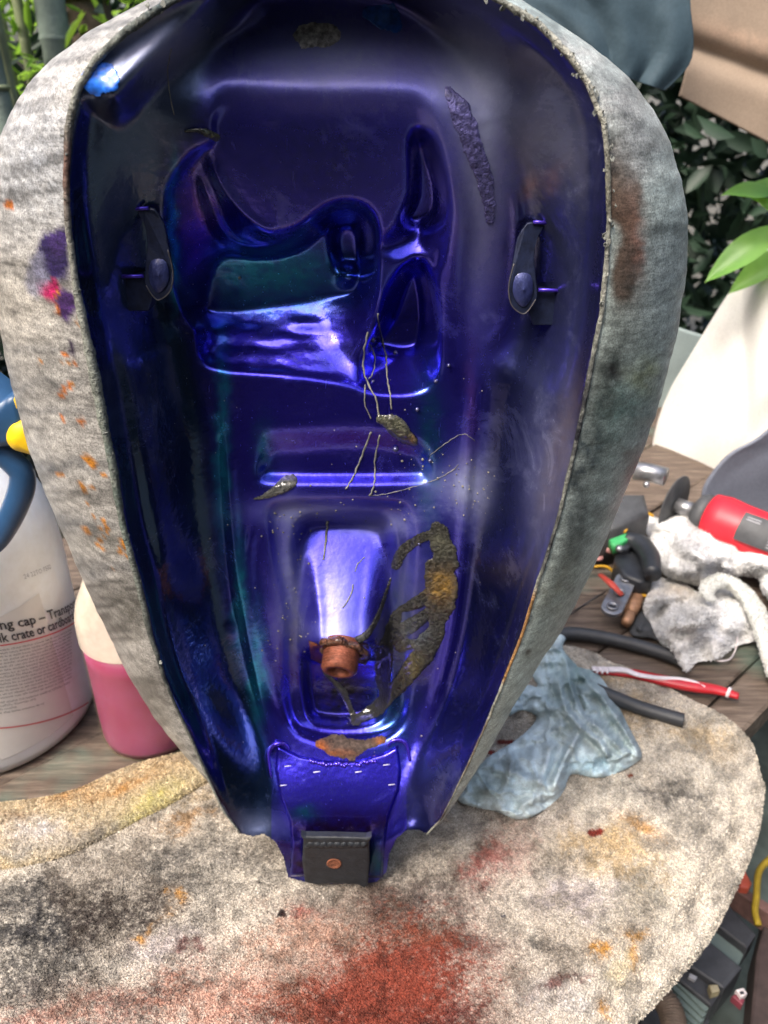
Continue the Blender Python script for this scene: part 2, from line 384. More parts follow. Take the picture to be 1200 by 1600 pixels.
bx = np.sqrt(np.clip(1 - (1 - boss) ** 2, 0, 1)) * (1 - .10 * ((GX - 537) / 45.0) ** 2 * (boss > .9))
D += .010 * bx * sm(800, 822, GY) * (1 - sm(1004, 1026, GY)) - bx * .052 * np.clip((GY - 818) / 190, 0, 1) * (1 - sm(1006, 1030, GY))
# long shallow swages beside the tunnel
D += -ridge([(352,600),(360,760),(372,900),(392,1010),(418,1120),(440,1180)], 15, .0032)
D += -ridge([(402,800),(388,870),(396,950),(425,1060),(446,1130)], 12, .0026)
D += -ridge([(690,240),(716,330),(712,420),(700,520),(700,640)], 30, .0028)
D += -ridge([(748,560),(738,640),(730,740),(722,860),(706,990),(680,1090),(655,1160)], 14, .0040)
D += -ridge([(800,285),(808,350),(800,440),(790,500),(755,548)], 9, .0022)
D += -ridge([(150,430),(165,520),(200,590),(216,690),(240,800),(268,900)], 30, .0016)
D += -ridge([(905,420),(890,560),(868,680),(840,800),(800,920)], 34, .0035)
for cx, cy, r_ in ((422,180,8),(370,470,7),(455,607,9),(363,985,7),(683,597,5),(757,185,6),(340,677,5)):
    D += ring(cx, cy, r_, -.0012)
D += .0016 * (fbm(GX, GY, 120, 2, 3) - .5) * S01(wallt * 4)
D = blur(D, 2.3)
def depth_at(px, py):
    x = np.clip((np.asarray(px, float) - px0) / STEP, 0, GX.shape[1] - 2); y = np.clip((np.asarray(py, float) - py0) / STEP, 0, GX.shape[0] - 2)
    ix = x.astype(int); iy = y.astype(int); fx = x - ix; fy = y - iy
    return (D[iy, ix] * (1 - fx) + D[iy, ix + 1] * fx) * (1 - fy) + (D[iy + 1, ix] * (1 - fx) + D[iy + 1, ix + 1] * fx) * fy
def on_pan(px, py, off=0.0):
    return PY(px, py, depth_at(px, py) - off)
tank = empty('fuel_tank', 'motorcycle fuel tank stood upright on the towel, glossy violet underside inside a bare sanded shell', 'fuel tank', PZ(525, 1384, .004))
X, Y, s, q = grid_patch(RIM, STEP)
Dv = depth_at(X, Y)
def blobs(X, Y, lst, base, warp=18, seed=1, wsc=30, speck=0):
    """lay worn, stained or painted-light patches (x,y,rx,ry,colour,strength[,angle]) over a base colour"""
    c = np.array(base, float); c = np.broadcast_to(c, (len(X), 3)).copy() if c.ndim == 1 else c.copy()
    wx = X + warp * 2 * (fbm(X, Y, wsc, 4, seed) - .5); wy = Y + warp * 2 * (fbm(X, Y, wsc, 4, seed + 9) - .5)
    for i, bl in enumerate(lst):
        x, y, rx, ry, col, st = bl[:6]; a = R(bl[6]) if len(bl) > 6 else 0
        dx = wx - x; dy = wy - y; u = (dx * cos(a) + dy * sin(a)) / rx; v = (-dx * sin(a) + dy * cos(a)) / ry
        d = u * u + v * v; hard = bl[7] if len(bl) > 7 else 0
        k = (1 - sm(1 - .5 * (1 - hard) - .05, 1.05, np.sqrt(d)) if hard else np.exp(-d)) * st
        nb = fbm(X, Y, 9, 3, seed + 30 + i); k = np.clip(k * (1.15 if hard else (.45 + 1.1 * nb)), 0, 1)
        if speck and not hard:
            gr2 = .5 * _hash(np.round(X / 2.6), np.round(Y / 2.0), i + 7) + .5 * fbm(X - Y * .4, Y * 1.8, 5, 2, seed + 60 + i); k = k * (1 - speck) + speck * st * sm(.44, .66, k / max(st, .01) * .72 + (gr2 - .5) * .9 + .08)
        c = c * (1 - k[:, None]) + np.array(col) * k[:, None]
    return c
violet = np.array((.040, .028, .50)); navy = np.array((.010, .016, .085)); teal = np.array((.015, .20, .36)); plum = np.array((.085, .03, .26))  # teal puts sky reflections into the paint colour
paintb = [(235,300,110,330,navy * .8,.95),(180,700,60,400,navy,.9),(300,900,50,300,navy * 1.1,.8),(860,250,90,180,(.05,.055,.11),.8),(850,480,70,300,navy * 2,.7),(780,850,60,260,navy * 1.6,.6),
    (425,428,105,44,teal * 1.7,.95),(752,250,42,190,(.15,.10,.44),.8),(640,70,120,60,(.13,.09,.44),.7),(150,640,18,110,teal * .6,.6),(500,250,140,90,(.03,.03,.22),.7),(308,380,26,80,plum * 2.2,.8),  # pale purple patches paint in the light on the top and right bands
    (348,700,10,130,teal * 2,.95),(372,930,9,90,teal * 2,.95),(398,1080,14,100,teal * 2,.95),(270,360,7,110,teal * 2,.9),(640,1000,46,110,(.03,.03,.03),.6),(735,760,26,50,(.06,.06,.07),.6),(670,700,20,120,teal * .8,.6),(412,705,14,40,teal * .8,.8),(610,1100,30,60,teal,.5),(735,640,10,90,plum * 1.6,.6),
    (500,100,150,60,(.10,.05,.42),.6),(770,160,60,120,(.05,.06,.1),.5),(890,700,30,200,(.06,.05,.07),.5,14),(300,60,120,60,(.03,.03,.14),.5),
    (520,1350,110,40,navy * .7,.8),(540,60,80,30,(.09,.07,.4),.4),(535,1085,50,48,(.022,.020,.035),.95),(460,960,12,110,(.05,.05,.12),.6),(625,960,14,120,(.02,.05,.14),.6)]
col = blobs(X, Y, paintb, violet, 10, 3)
gb = [(880,690,16,120,(.20,.13,.06),.8,14),(865,280,26,14,(.35,.14,.05),.55,-60),(830,290,10,24,(.30,.12,.05),.5,30),(800,890,40,26,(.16,.12,.10),.6),(870,720,30,80,(.17,.12,.08),.5,14)]
col = blobs(X, Y, gb, col, 10, 13)
dust_haze = .10 * (1 - sm(60, 560, Y)) + .01  # real dust plus a haze veil painted in towards the top
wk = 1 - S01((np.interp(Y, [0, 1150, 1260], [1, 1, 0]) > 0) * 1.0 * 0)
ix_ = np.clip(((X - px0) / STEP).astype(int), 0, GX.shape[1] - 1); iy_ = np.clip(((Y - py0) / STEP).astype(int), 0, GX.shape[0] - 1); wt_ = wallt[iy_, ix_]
kk = (.94 * (1 - sm(.78, 1.0, wt_)) * (1 - .75 * sm(1190, 1290, Y) * (np.abs(X - 530) < 105)) * np.where(X < 530, 1, .82))[:, None]  # darker wall paint with shade painted in, stronger on the left
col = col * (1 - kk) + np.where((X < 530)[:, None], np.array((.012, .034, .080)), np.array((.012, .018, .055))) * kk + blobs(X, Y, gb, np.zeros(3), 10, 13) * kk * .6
for (x, y, rx, ry, st) in [(520,86,180,66,.75),(720,130,55,120,.62),(748,330,30,170,.6),(735,760,34,60,.75),(500,800,110,22,.7),(450,900,24,110,.7),(520,985,60,18,.4),(690,760,40,30,.5),(640,930,40,100,.35),(530,930,36,60,.35),
        (870,200,60,120,.38),(900,420,40,200,.16),(890,700,16,160,.2),(700,1220,50,60,.12),(770,200,36,150,.35),(250,170,80,120,.15),(240,62,70,50,.85),(400,1290,60,24,.4),(540,1360,70,20,.5),(180,500,40,300,.15),(850,760,40,200,.4),(600,820,50,16,.6),(190,1330,10,10,.1)]:
    dust_haze += st * np.exp(-((X - x) / rx) ** 2 - ((Y - y) / ry) ** 2)  # some patches paint bright bands into the upper and right pan
dust_haze = np.clip(dust_haze, 0, .95)
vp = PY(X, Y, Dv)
pan = make_obj('tunnel_pan', vp - np.array(tank.location), q, M_PAINT, tank, True, col, None, {'dust_haze': dust_haze})
pan['label'] = 'glossy violet stamped underside with deep pockets, drips, dusty film and painted-in haze'

# ---- outer shell
OUT = [(375,1300),(352,1258),(318,1213),(279,1168),(240,1120),(202,1057),(166,987),(132,912),(102,842),(72,772),(42,692),(14,592),(-4,500),(-16,400),(-14,300),(-4,220),(12,178),(42,132),(80,92),(140,48),(225,2),(290,-30),(410,-72),(530,-90),(660,-70),(770,-30),(850,22),(925,72),(985,122),(1022,172),(1048,222),(1066,282),(1076,345),(1073,420),(1062,500),(1044,580),(1014,680),(986,750),(951,832),(916,912),(881,980),(840,1043),(798,1112),(760,1180),(722,1240),(692,1283),(668,1302)]
RIMs = RIM[:RIM.index((668,1304)) + 1]
nS = 520
def by_arc(P, n): return resample(P, n, False)
A = by_arc(RIMs, nS)
# pair silhouette points by matching fractional arc length between shared landmarks
lm = [0, 5, 10, 15, 19, 22, 25, 29, 31, 35, 38, 41, 44]
def lmk(P, idx): return P[idx]
O_ = np.array(OUT, float); Rr = np.array(RIMs, float)
dO = np.r_[0, np.cumsum(np.linalg.norm(np.diff(O_, axis=0), axis=1))]; dR = np.r_[0, np.cumsum(np.linalg.norm(np.diff(Rr, axis=0), axis=1))]
dR /= dR[-1]; dO /= dO[-1]
tt = np.linspace(0, 1, nS)
# silhouettes matched by direction: nearest in y for the sides
def sil(t):
    k = np.stack([np.interp(t, dO, O_[:, 0]), np.interp(t, dO, O_[:, 1])], -1); return k
Sx = sil(tt)
Ysil = .050 * (1 - sm(980, 1290, A[:, 1])) + .007
Pw = PY(A[:, 0], A[:, 1], np.zeros(nS)); Sw = PY(Sx[:, 0], Sx[:, 1], Ysil)
spx = np.interp(A[:, 1], [-80, 300, 1300], [-.022, -.025, -.034])
Qw = np.stack([spx, np.full(nS, .175), np.clip(Sw[:, 2] * .80 + .07, .12, .50)], 1)
rows = []; th = np.r_[np.linspace(0, pi / 2, 40), np.linspace(pi / 2, pi, 26)[1:]]
for a in th:
    if a <= pi / 2:
        p = PY(A[:, 0] + (Sx[:, 0] - A[:, 0]) * sin(a), A[:, 1] + (Sx[:, 1] - A[:, 1]) * sin(a), Ysil * (1 - cos(a)))
    else:
        p = Qw + (Sw - Qw) * sin(a); p[:, 1] = Ysil + (.175 - Ysil) * (-cos(a))
    rows.append(p)
Gd = np.array(rows); m_, n_ = Gd.shape[:2]
# dents and filler ripples on the skin
rel = Gd - CAM; dep = rel @ FW; sx = 600 + F * rel[..., 0] / dep; sy = 800 - F * (rel @ UP) / dep
front = sm(0, .3, np.broadcast_to((th / (pi / 2))[:, None], sx.shape))
rip = (fbm(sx * .35, sy * 1.6, 40, 4, 21) - .5) * .0016 + (fbm(sx, sy, 90, 3, 22) - .5) * .0012
hole = -.003 * np.exp(-((sx - 968) / 12) ** 2 - ((sy - 580) / 11) ** 2)
Gd[..., 0] += np.sign(Gd[..., 0] + .03) * (rip + hole) * front
idx = np.arange(m_ * n_).reshape(m_, n_)
qs = np.stack([idx[:-1, :-1], idx[:-1, 1:], idx[1:, 1:], idx[1:, :-1]], -1).reshape(-1, 4)
xs, ys = sx.ravel(), sy.ravel()
L_ = lin(205, 203, 196); 
basec = np.where((xs < 530)[:, None], lin(176, 173, 167) , lin(188, 200, 194))  # right side coloured lighter to offset the shade it stands in
grey = lin(95, 97, 100)
bl = [(60,250,90,110,lin(205,212,222),.5),(30,480,60,60,lin(215,208,195),.6),
  (85,400,34,52,lin(52,40,90),1,15,.4),(100,372,26,26,lin(70,50,110),.9,0,.4),(78,455,18,20,lin(190,40,100),1,0,.4),(100,475,16,30,lin(80,50,110),.9,0,.3),(112,545,8,14,lin(50,20,70),1,0,.4),(60,430,20,40,lin(140,140,160),.7,0,.3),
  (90,730,80,12,grey,.8),(110,820,80,12,grey,.7),(150,890,80,14,grey,.7),(70,640,70,8,grey,.6),(60,600,80,7,grey,.5),(40,540,80,7,grey,.5),(200,960,60,40,lin(80,78,72),.8),(250,1080,50,60,lin(85,82,78),.7),(170,850,60,20,lin(120,118,110),.6),
  (974,300,34,90,lin(98,80,66),1,-6,.2),(976,420,24,80,lin(92,76,64),.95,6,.1),(985,330,20,120,lin(118,90,74),.9),(996,390,10,50,lin(160,98,72),.8),(970,240,20,40,lin(110,98,86),.9),(950,600,28,120,lin(78,84,80),.85,12),(915,720,26,110,lin(62,72,78),.85,18),(900,830,22,80,lin(60,66,70),.8,22),(985,640,40,70,lin(110,140,135),.7,12),(1030,430,40,90,lin(150,160,162),.6),(1000,220,40,60,lin(205,208,205),.9),
  (950,160,60,50,lin(200,200,195),.9),(880,90,60,30,lin(205,203,196),.9),(968,580,20,16,lin(60,60,62),.9),(1010,590,20,30,lin(160,165,120),.6),(870,920,30,60,lin(150,150,135),.6,25),(830,1020,6,16,lin(40,30,20),.8,60)]
random.seed(3)
for i in range(34):
    y_ = random.choice([random.gauss(560, 45), random.gauss(700, 40), random.gauss(820, 45), random.gauss(870, 20)]); x_ = np.interp(y_, [480, 900], [88, 175]) + random.gauss(0, 22)
    bl.append((x_, y_, random.uniform(2.5, 8), random.uniform(3, 9), lin(190, 125, 45), .9, 0, .35))
for (x_, y_) in ((92,608),(106,606),(122,655),(94,656),(90,480),(14,322),(98,552),(112,572)): bl.append((x_, y_, 6, 8, lin(200,115,45), .95, 0, .35))
cs = blobs(xs, ys, bl, basec, 15, 41, 30)
st = fbm(xs * .22 + ys * .03, ys + xs * .12, 7, 4, 88); st2 = fbm(xs * .12, ys + xs * .18, 22, 3, 89)
cs *= (1 - .38 * sm(.5, .68, st) * (.4 + .6 * (xs < 500)) - .30 * sm(.52, .66, st2) * (xs < 500))[:, None]
st3 = fbm(xs, ys, 45, 4, 90); cs = cs * (1 - .35 * sm(.5, .7, st3) * (xs > 500))[:, None]
child('outer_shell', (Gd.reshape(-1, 3), qs), M_SHELL, tank, True, cs, label='bare sanded metal side with primer, filler ripples, rust specks and scraps of purple paint')

# ---- crusty seam round the rim
seam = resample(RIMs, 700, False)
r_px = np.interp(seam[:, 1], [-80, 60, 300, 600, 900, 1300], [6, 7, 6, 6.5, 5, 3.2]) * np.where(seam[:, 0] > 540, .85, 1.0 + .7 * sm(420, 560, seam[:, 1]) * (1 - sm(900, 1100, seam[:, 1])))
jit = fbm(np.arange(700), np.zeros(700), 9, 3, 5); jit2 = fbm(np.arange(700), np.zeros(700), 14, 3, 77)
ctr = PY(seam[:, 0] + (jit2 - .5) * 4, seam[:, 1], np.full(700, -.0005))
rad = r_px * .00021 * (.75 + .5 * jit)
vt, ft = tube(ctr, rad, 10, wob=.22)
cc = np.repeat(np.arange(700), 10); x_ = seam[cc, 0]; y_ = seam[cc, 1]
sc_ = blobs(x_, y_, [(300,20,200,120,lin(60,72,74),.9),(108,300,20,120,lin(90,80,75),.7),(104,260,12,50,lin(110,60,45),.6),(190,760,60,260,lin(92,104,96),.8),(260,1080,60,200,lin(45,50,52),.9),(900,120,90,120,lin(190,188,175),1),(948,300,10,60,lin(95,90,75),.7),(945,470,14,50,lin(160,160,150),.9),(905,650,40,120,lin(35,36,44),1),(860,850,40,70,lin(40,38,44),.9),
     (810,990,40,110,lin(150,112,70),1,0,.5),(740,1160,40,90,lin(90,70,52),.8),(690,1270,20,40,lin(60,48,44),.9)], lin(150,152,142), 6, 55)
sc_ *= (.45 + 1.0 * fbm(cc, np.tile(np.arange(10), 700) * 3.0, 4, 3, 8))[:, None]
child('weld_seam', (vt, ft), M_CRUST, tank, True, sc_, label='crusty chipped lip of the welded rim')
# crusty flakes on the lip (light, upper right and left)
fv = []
for i in range(80):
    k = random.choice(list(range(60, 300)) + list(range(395, 520)) * 2); p = ctr[k]
    r_ = random.uniform(.0004, .0012); n_p = random.randint(4, 6); cz = p + np.array([random.gauss(0, .0012), -random.uniform(.0005, .002), random.gauss(0, .0012)])
    top = [cz + np.array([cos(a) * r_ * random.uniform(.5, 1.1), random.gauss(0, .0006), sin(a) * r_ * random.uniform(.7, 1.6)]) for a in np.linspace(0, 2 * pi, n_p, endpoint=False)]
    fv.append(prism(top, (0, .0008, 0)))
child('filler_flake', join(fv), simple('flaking_filler', lin(118,120,114), .9, 0, .5, 300, .6, .001), tank, False, kind='stuff')

# ---- reinforcing plate at the tail
PLATE = [(432,1163),(446,1170),(470,1181),(510,1189),(560,1188),(600,1176),(622,1164),(627,1205),(624,1235),(608,1275),(601,1315),(598,1372),(452,1370),(455,1318),(452,1285),(437,1245),(430,1205)]
def sheet(name, poly, off, step, mat, parent, colf, edge=3.0, hgt=None, thick=True, label=None, kind=None):
    X, Y, s, q = grid_patch(poly, step); h = off * S01(s / edge) if hgt is None else hgt(X, Y, s)
    c = colf(X, Y); v = on_pan(X, Y, h + .00025)
    return child(name, (v, q), mat, parent, True, c, kind, label)
M_PLATE = simple('violet_plate_paint', (.05, .02, .46), .25, .75, .25, 300, .2, .0005, coat=.8)
sheet('tail_plate', PLATE, .0022, 1.8, M_PAINT, tank, lambda X, Y: blobs(X, Y, [(540,1290,120,22,plum * .5,.9),(520,1350,140,40,(.02,.02,.07),.9),(590,1345,12,30,teal * .6,.8),(475,1270,20,10,teal,.6)], violet * 1.25, 8, 71), 4, label='violet welded plate with cut corners')
# raised lugs at the plate's upper corners
for P_ in ([(424,1215),(420,1180),(428,1164),(444,1162),(452,1172)], [(640,1190),(636,1165),(625,1156),(612,1158),(606,1166)]):
    c_ = catmull(P_, 6); child('corner_lug', tube(on_pan(c_[:, 0], c_[:, 1], .0012), [.0006, .0016, .0016, .0006], 8), M_PLATE, tank)
wb = []
for i in range(26):
    t = i / 25; x_ = 486 + 100 * t; y_ = 1188 + 7 * sin(t * pi) + random.gauss(0, 2); r_ = random.uniform(.0007, .0019)
    c0 = on_pan(x_, y_, .0022); wb.append(lathe(c0 + np.array([0, -r_ * .2, 0]), [(r_, 0), (r_ * .85, r_ * .5), (r_ * .4, r_ * .85), (.0001, r_ * .95)], 8, (0, -1, .3)))
child('weld_bead', join(wb), M_PLATE, tank, kind='stuff')
for x_, y_ in ((450,1197),(495,1206),(560,1206),(604,1195),(443,1227),(612,1226)):
    c_ = [(x_ - 5, y_ + .6), (x_ + 5, y_ - .6)]; child('scribe_mark', tube([on_pan(a, b_, .0024) for a, b_ in c_], .00035, 6), simple('bare_scratch', (.5, .48, .6), .4), tank) if x_ == 450 else None
M_SCR = bpy.data.materials.get('bare_scratch')
for x_, y_ in ((495,1206),(560,1206),(604,1195),(443,1227),(612,1226)):
    child('scribe_mark', tube([on_pan(x_ - 5, y_ + .6, .0024), on_pan(x_ + 5, y_ - .6, .0024)], .00035, 6), M_SCR, tank)

# ---- black mounting tab with its rusty bolt hole
TAB = [(474,1313),(478,1309),(572,1311),(577,1315),(575,1384),(560,1383),(520,1381),(476,1379)]
M_BLK = simple('black_tab_paint', (.013, .016, .020), .5, .0, .4, 160, .5, .0008)
tabw = np.array([PY(x, y, -.0055) for x, y in catmull(TAB, 2, True)])
child('mounting_tab', prism(tabw, (0, .0050, 0), .0012), M_BLK, tank, False)
rb = PY(np.linspace(478, 572, 40), 1316 + 1.0 * np.sin(np.linspace(0, 9 * 2 * pi, 40)), np.full(40, -.0035)); child('tab_fold', tube(rb, .0030 + .00025 * np.abs(np.sin(np.linspace(0, 28, 40))), 10), M_BLK, tank)
hc = PY(522, 1349, -.0057); M_RUST = simple('rust', lin(112, 66, 44), .9, .1, .5, 300, .6, .001)
child('bolt_hole', lathe(hc, [(.0050, .0), (.0050, .0006), (.0042, .0007), (.0036, .0003), (.0020, .0002), (.0001, .0004)], 24, (0, -1, 0), False, False), M_RUST, tank)

# ---- tabs inside the walls
M_DK = simple('dark_navy_bracket', (.012, .018, .050), .5, .4, .5, 200, .3, .0006, coat=.3)  # dark navy close to the right wall's colour
M_LOBE = simple('dusty_blue_tongue', (.035, .045, .15), .45, .4, .4, 300, .4, .0008, coat=.3)
M_HEX = simple('raw_edge_metal', lin(88, 84, 84), .5, .3, .3, 200, .2)
M_EDGE = simple('violet_edge', (.09, .05, .55), .3, .6, .2, 200, .1)
def wall_tab(mir, dx, dy):
    f = (lambda x: x) if not mir else (lambda x: 840 - (x - 225) + dx)
    D0 = float(depth_at(f(240), 400 + dy)) - .012
    br = empty('wall_bracket', None, None); br.parent = tank
    for k in ('category',): 
        if k in br: del br[k]
    strip = [(236,325),(244,330),(256,350),(262,380),(268,410),(271,435),(266,455),(252,468),(243,468),(228,452),(226,430),(230,380),(224,345),(214,328)]
    P = [PY(f(x), y + dy, D0 - .004 * sm(330, 460, y)) for x, y in catmull(strip, 2, True)]
    v, fc = prism(P if not mir else P[::-1], (0, .0016, 0), .0005); child('bracket_strip', (v, fc), M_DK, br, False)
    tongue = [(236,408),(248,404),(260,410),(264,432),(259,448),(250,457),(243,456),(235,444),(232,426)]
    c = np.array(tongue).mean(0); rings = []
    P0 = catmull(tongue, 2, True)
    for k, hh in ((1, 0), (.85, .0008), (.5, .0016), (.02, .0018)):
        rings.append([PY(f(c[0] + (x - c[0]) * k), c[1] + dy + (y - c[1]) * k, D0 - .0045 - hh) for x, y in P0])
    nn = len(P0); vv = np.vstack(rings); ff = [(i * nn + k, (i + 1) * nn + k, (i + 1) * nn + (k + 1) % nn, i * nn + (k + 1) % nn) for i in range(3) for k in range(nn)] + [tuple(3 * nn + k for k in range(nn))]
    child('tongue', (vv, ff), M_LOBE, br)
    # rounded raw edge of the tongue
    e = catmull([(262,390),(270,425),(266,454),(250,468),(240,464),(228,446)], 5); child('raw_edge', (lambda t_: (t_[0], t_[1]))(tube([PY(f(x), y + dy, D0 - .005) for x, y in e], .00028, 6)), M_HEX, br)
    # wing: small box pocket with a bright top edge
    w = [(190,431),(226,431),(236,445),(240,462),(232,486),(196,486),(192,470)]
    P = [PY(f(x), y + dy, D0 + .001) for x, y in w]; v, fc = prism(P if not mir else P[::-1], (0, .012, 0), .0004); child('bracket_wing', (v, fc), M_DK, br, False)
    for a_, b_ in (((189,432),(224,431)), ((208,326),(232,325))):
        child('bright_edge', (lambda t_: (t_[0], t_[1]))(tube([PY(f(a_[0]), a_[1] + dy, D0 + .0005 - .001), PY(f((a_[0] + b_[0]) / 2), a_[1] + dy - .5, D0 - .001), PY(f(b_[0]), b_[1] + dy, D0 - .001)], .0009, 8)), M_EDGE, br)
    child('side_lip', (lambda t_: (t_[0], t_[1]))(tube([PY(f(191), 434 + dy, D0), PY(f(190), 455 + dy, D0), PY(f(192), 476 + dy, D0)], .0008, 8)), M_LOBE, br)
wall_tab(False, 0, 0); wall_tab(True, 0, 22)

# ---- threaded petcock spigot
base_c = on_pan(533, 1015, .0) ; tip = PY(529, 1050, float(depth_at(533, 1000)) - .012)
base_c = PY(535, 1012, float(depth_at(533, 998)) + .002)
ax = tip - base_c; Lz = np.linalg.norm(ax); ax = ax / Lz
M_COP = simple('rusty_copper_thread', lin(122, 70, 52), .5, .5, .5, 260, .5, .0008)
r0 = .0100; prof = [(r0 * 1.2, -.003), (r0 * 1.25, .001), (r0 * 1.12, .0018), (r0 * 1.1, .0035)]
z = .0035; nth = 6; pitch = (Lz - .0045) / nth
for k in range(nth): prof += [(r0 * 1.0, z + pitch * .15), (r0 * 1.13, z + pitch * .42), (r0 * 1.13, z + pitch * .58), (r0 * 1.0, z + pitch * .95)]; z += pitch
prof += [(r0 * .98, Lz), (r0 * .72, Lz + .0004), (r0 * .62, Lz - .002), (r0 * .6, Lz - .008)]
child('threaded_spigot', lathe(base_c, prof, 48, tuple(ax), True, False), M_COP, tank, label='coppery rusted threaded outlet')
child('spigot_bore', lathe(base_c + ax * (Lz - .0075), [(r0 * .6, 0), (.0001, .0002)], 24, tuple(ax), False, False), simple('bore_rust', lin(60, 32, 22), .8), tank)
ang_ = np.linspace(0, 2 * pi, 49)[:-1]; qx = np.cross(ax, [1.0, 0, 0]); qx /= np.linalg.norm(qx); qy = np.cross(ax, qx)
rg_ = np.array([base_c + ax * .0015 + (qx * cos(a) + qy * sin(a)) * r0 * (1.22 + .14 * sin(3 * a) + .10 * sin(7 * a + 1)) for a in np.r_[ang_, ang_[:1]]])
vv_, ff_ = tube(rg_, .0024, 10, False, wob=.55)
child('crusted_flange', (vv_, ff_), M_TAR, tank, True, (lin(95, 62, 46) * (.5 + np.random.rand(len(vv_), 1))))
sheet('rust_collar', [(482,1000),(500,1008),(540,1004),(575,1006),(580,1022),(572,1040),(545,1032),(505,1040),(486,1030)], .0022, 1.8, M_TAR, tank, lambda X, Y: blobs(X, Y, [(565,1020,16,14,lin(120,60,40),.9),(490,1018,14,14,lin(170,90,40),.9)], lin(70, 45, 35), 6, 5), 6)

# ---- tar / sealant
def thick(poly_lines, X, Y):
    h = np.zeros_like(X); 
    for P_, w_ in poly_lines:
        P_ = catmull(P_, 4) if len(P_) > 2 else np.array(P_, float); d, t = seg_dist(X, Y, P_)
        w = np.interp(t, np.linspace(0, 1, len(w_)), w_); w = w * (.75 + .5 * fbm(X, Y, 14, 3, 91)); h = np.maximum(h, np.sqrt(np.clip(1 - (d / w) ** 2, 0, 1)) * w)
    return h
def smear(name, lines, hs, colf, mat=None, step=1.6, kind=None, label=None):
    allp = np.vstack([np.array(p, float) for p, _ in lines]); mw = max(max(w) for _, w in lines) + 6
    X, Y = np.meshgrid(np.arange(allp[:, 0].min() - mw, allp[:, 0].max() + mw, step), np.arange(allp[:, 1].min() - mw, allp[:, 1].max() + mw, step))
    h = thick(lines, X, Y); hh = h * hs * (.6 + .8 * fbm(X, Y, 7, 4, 17))
    idx = np.arange(X.size).reshape(X.shape); q = np.stack([idx[:-1, :-1], idx[1:, :-1], idx[1:, 1:], idx[:-1, 1:]], -1).reshape(-1, 4)
    hv = h.ravel(); q = q[(hv[q] > 0).sum(1) >= 3]; us = np.unique(q); rm = -np.ones(X.size, int); rm[us] = np.arange(len(us))
    x, y = X.ravel()[us], Y.ravel()[us]; off = np.where(hv[us] > 0, hh.ravel()[us] + .0003, -.0004)
    c = colf(x, y); c = c * (.35 + 1.1 * fbm(x, y, 6, 3, 71))[:, None]
    return child(name, (on_pan(x, y, off), rm[q]), mat or M_TAR, tank, True, c, kind, label)
tarc = lin(50, 49, 44)
smear('tar_drip', [([(684,832),(694,870),(690,900)], [16,20,22]), ([(688,890),(690,930),(684,955)], [24,27,20]), ([(686,955),(680,985),(664,1015),(640,1050),(612,1085),(585,1110),(560,1122)], [14,14,20,15,11,12,8]),
      ([(676,834),(650,845),(628,864),(618,884)], [9,8,9,8]), ([(672,930),(645,945),(625,952)], [12,9,5]), ([(668,960),(632,985),(612,1000)], [10,12,12]), ([(620,960),(604,1010),(598,1050),(602,1090)], [8,12,14,8]),
      ([(610,905),(592,960),(575,990),(556,1002)], [2,4,6,7]), ([(655,1005),(625,1010)], [8,10]), ([(505,1050),(535,1080),(548,1110),(556,1126)], [2,6,5,8])],   .00008,
      lambda x, y: blobs(x, y, [(688,915,18,24,lin(140,108,48),1),(640,1040,18,26,lin(110,100,52),.7),(650,990,20,20,lin(85,92,100),.8),(690,850,20,18,lin(95,95,78),.7)], tarc, 6, 7), label='dried brown and amber tar drips beside the outlet')
smear('tar_drip', [([(596,655),(612,662),(630,678),(646,690)], [8,15,14,7])], .0002, lambda x, y: blobs(x, y, [(642,688,10,8,lin(150,112,60),.9)], lin(95,95,78), 4, 7))
smear('tar_drip', [([(452,752),(436,764),(412,776),(396,780)], [12,10,4,2])], .00012, lambda x, y: blobs(x, y, [], lin(105,105,100), 4, 7))
smear('tar_drip', [([(290,205),(312,204),(338,215)], [2,6,7])], .0003, lambda x, y: blobs(x, y, [(334,213,8,6,lin(125,120,60),.9)], lin(60,66,55), 4, 7))
smear('rust_scab', [([(498,1162),(520,1164),(545,1168),(572,1164),(596,1156)], [7,17,17,9,7]), ([(548,1176),(550,1194)], [8,4])], .00004,
      lambda x, y: blobs(x, y, [(500,1166,12,10,lin(165,88,40),.9),(520,1178,30,6,lin(140,80,42),.8),(594,1156,10,8,lin(150,90,50),.8)], lin(88,74,68), 5, 7), M_CRUST, label='grey and orange rust scab')
smear('rust_scab', [([(585,1186),(596,1196)], [6,5])], .00006, lambda x, y: blobs(x, y, [], lin(140,88,58), 3, 7), M_CRUST)
smear('bare_patch', [([(480,56),(512,54)], [20,20])], .00001, lambda x, y: blobs(x, y, [], lin(190,184,180), 5, 7), M_CRUST, label='round grey patch scraped to bare metal')
M_BLUE = vcol('blue_paint_smear', .35, 300, .1, 300, .2, .0003, coat=.4)
smear('blue_smear', [([(150,126),(162,124)], [22,25])], .00001, lambda x, y: blobs(x, y, [], lin(35,95,190) * 1.4, 3, 7), M_BLUE, label='bright blue paint dab')
smear('blue_smear', [([(580,22),(604,28),(618,40)], [14,24,12])], .00001, lambda x, y: blobs(x, y, [(600,30,20,10,lin(90,130,210),.7)], lin(40,85,175) * 1.3, 5, 7), M_BLUE)
for P_ in ([(455,1272),(470,1268),(478,1258),(481,1246)], [(552,1210),(558,1222),(562,1240)], [(529,1222),(537,1236)], [(508,1296),(510,1302)], [(494,1298),(496,1306)]):
    smear('blue_drip', [(P_, [2.2, 3.2, 2.4])], .0002, lambda x, y: blobs(x, y, [], lin(110,180,215), 2, 7), M_BLUE, .9)
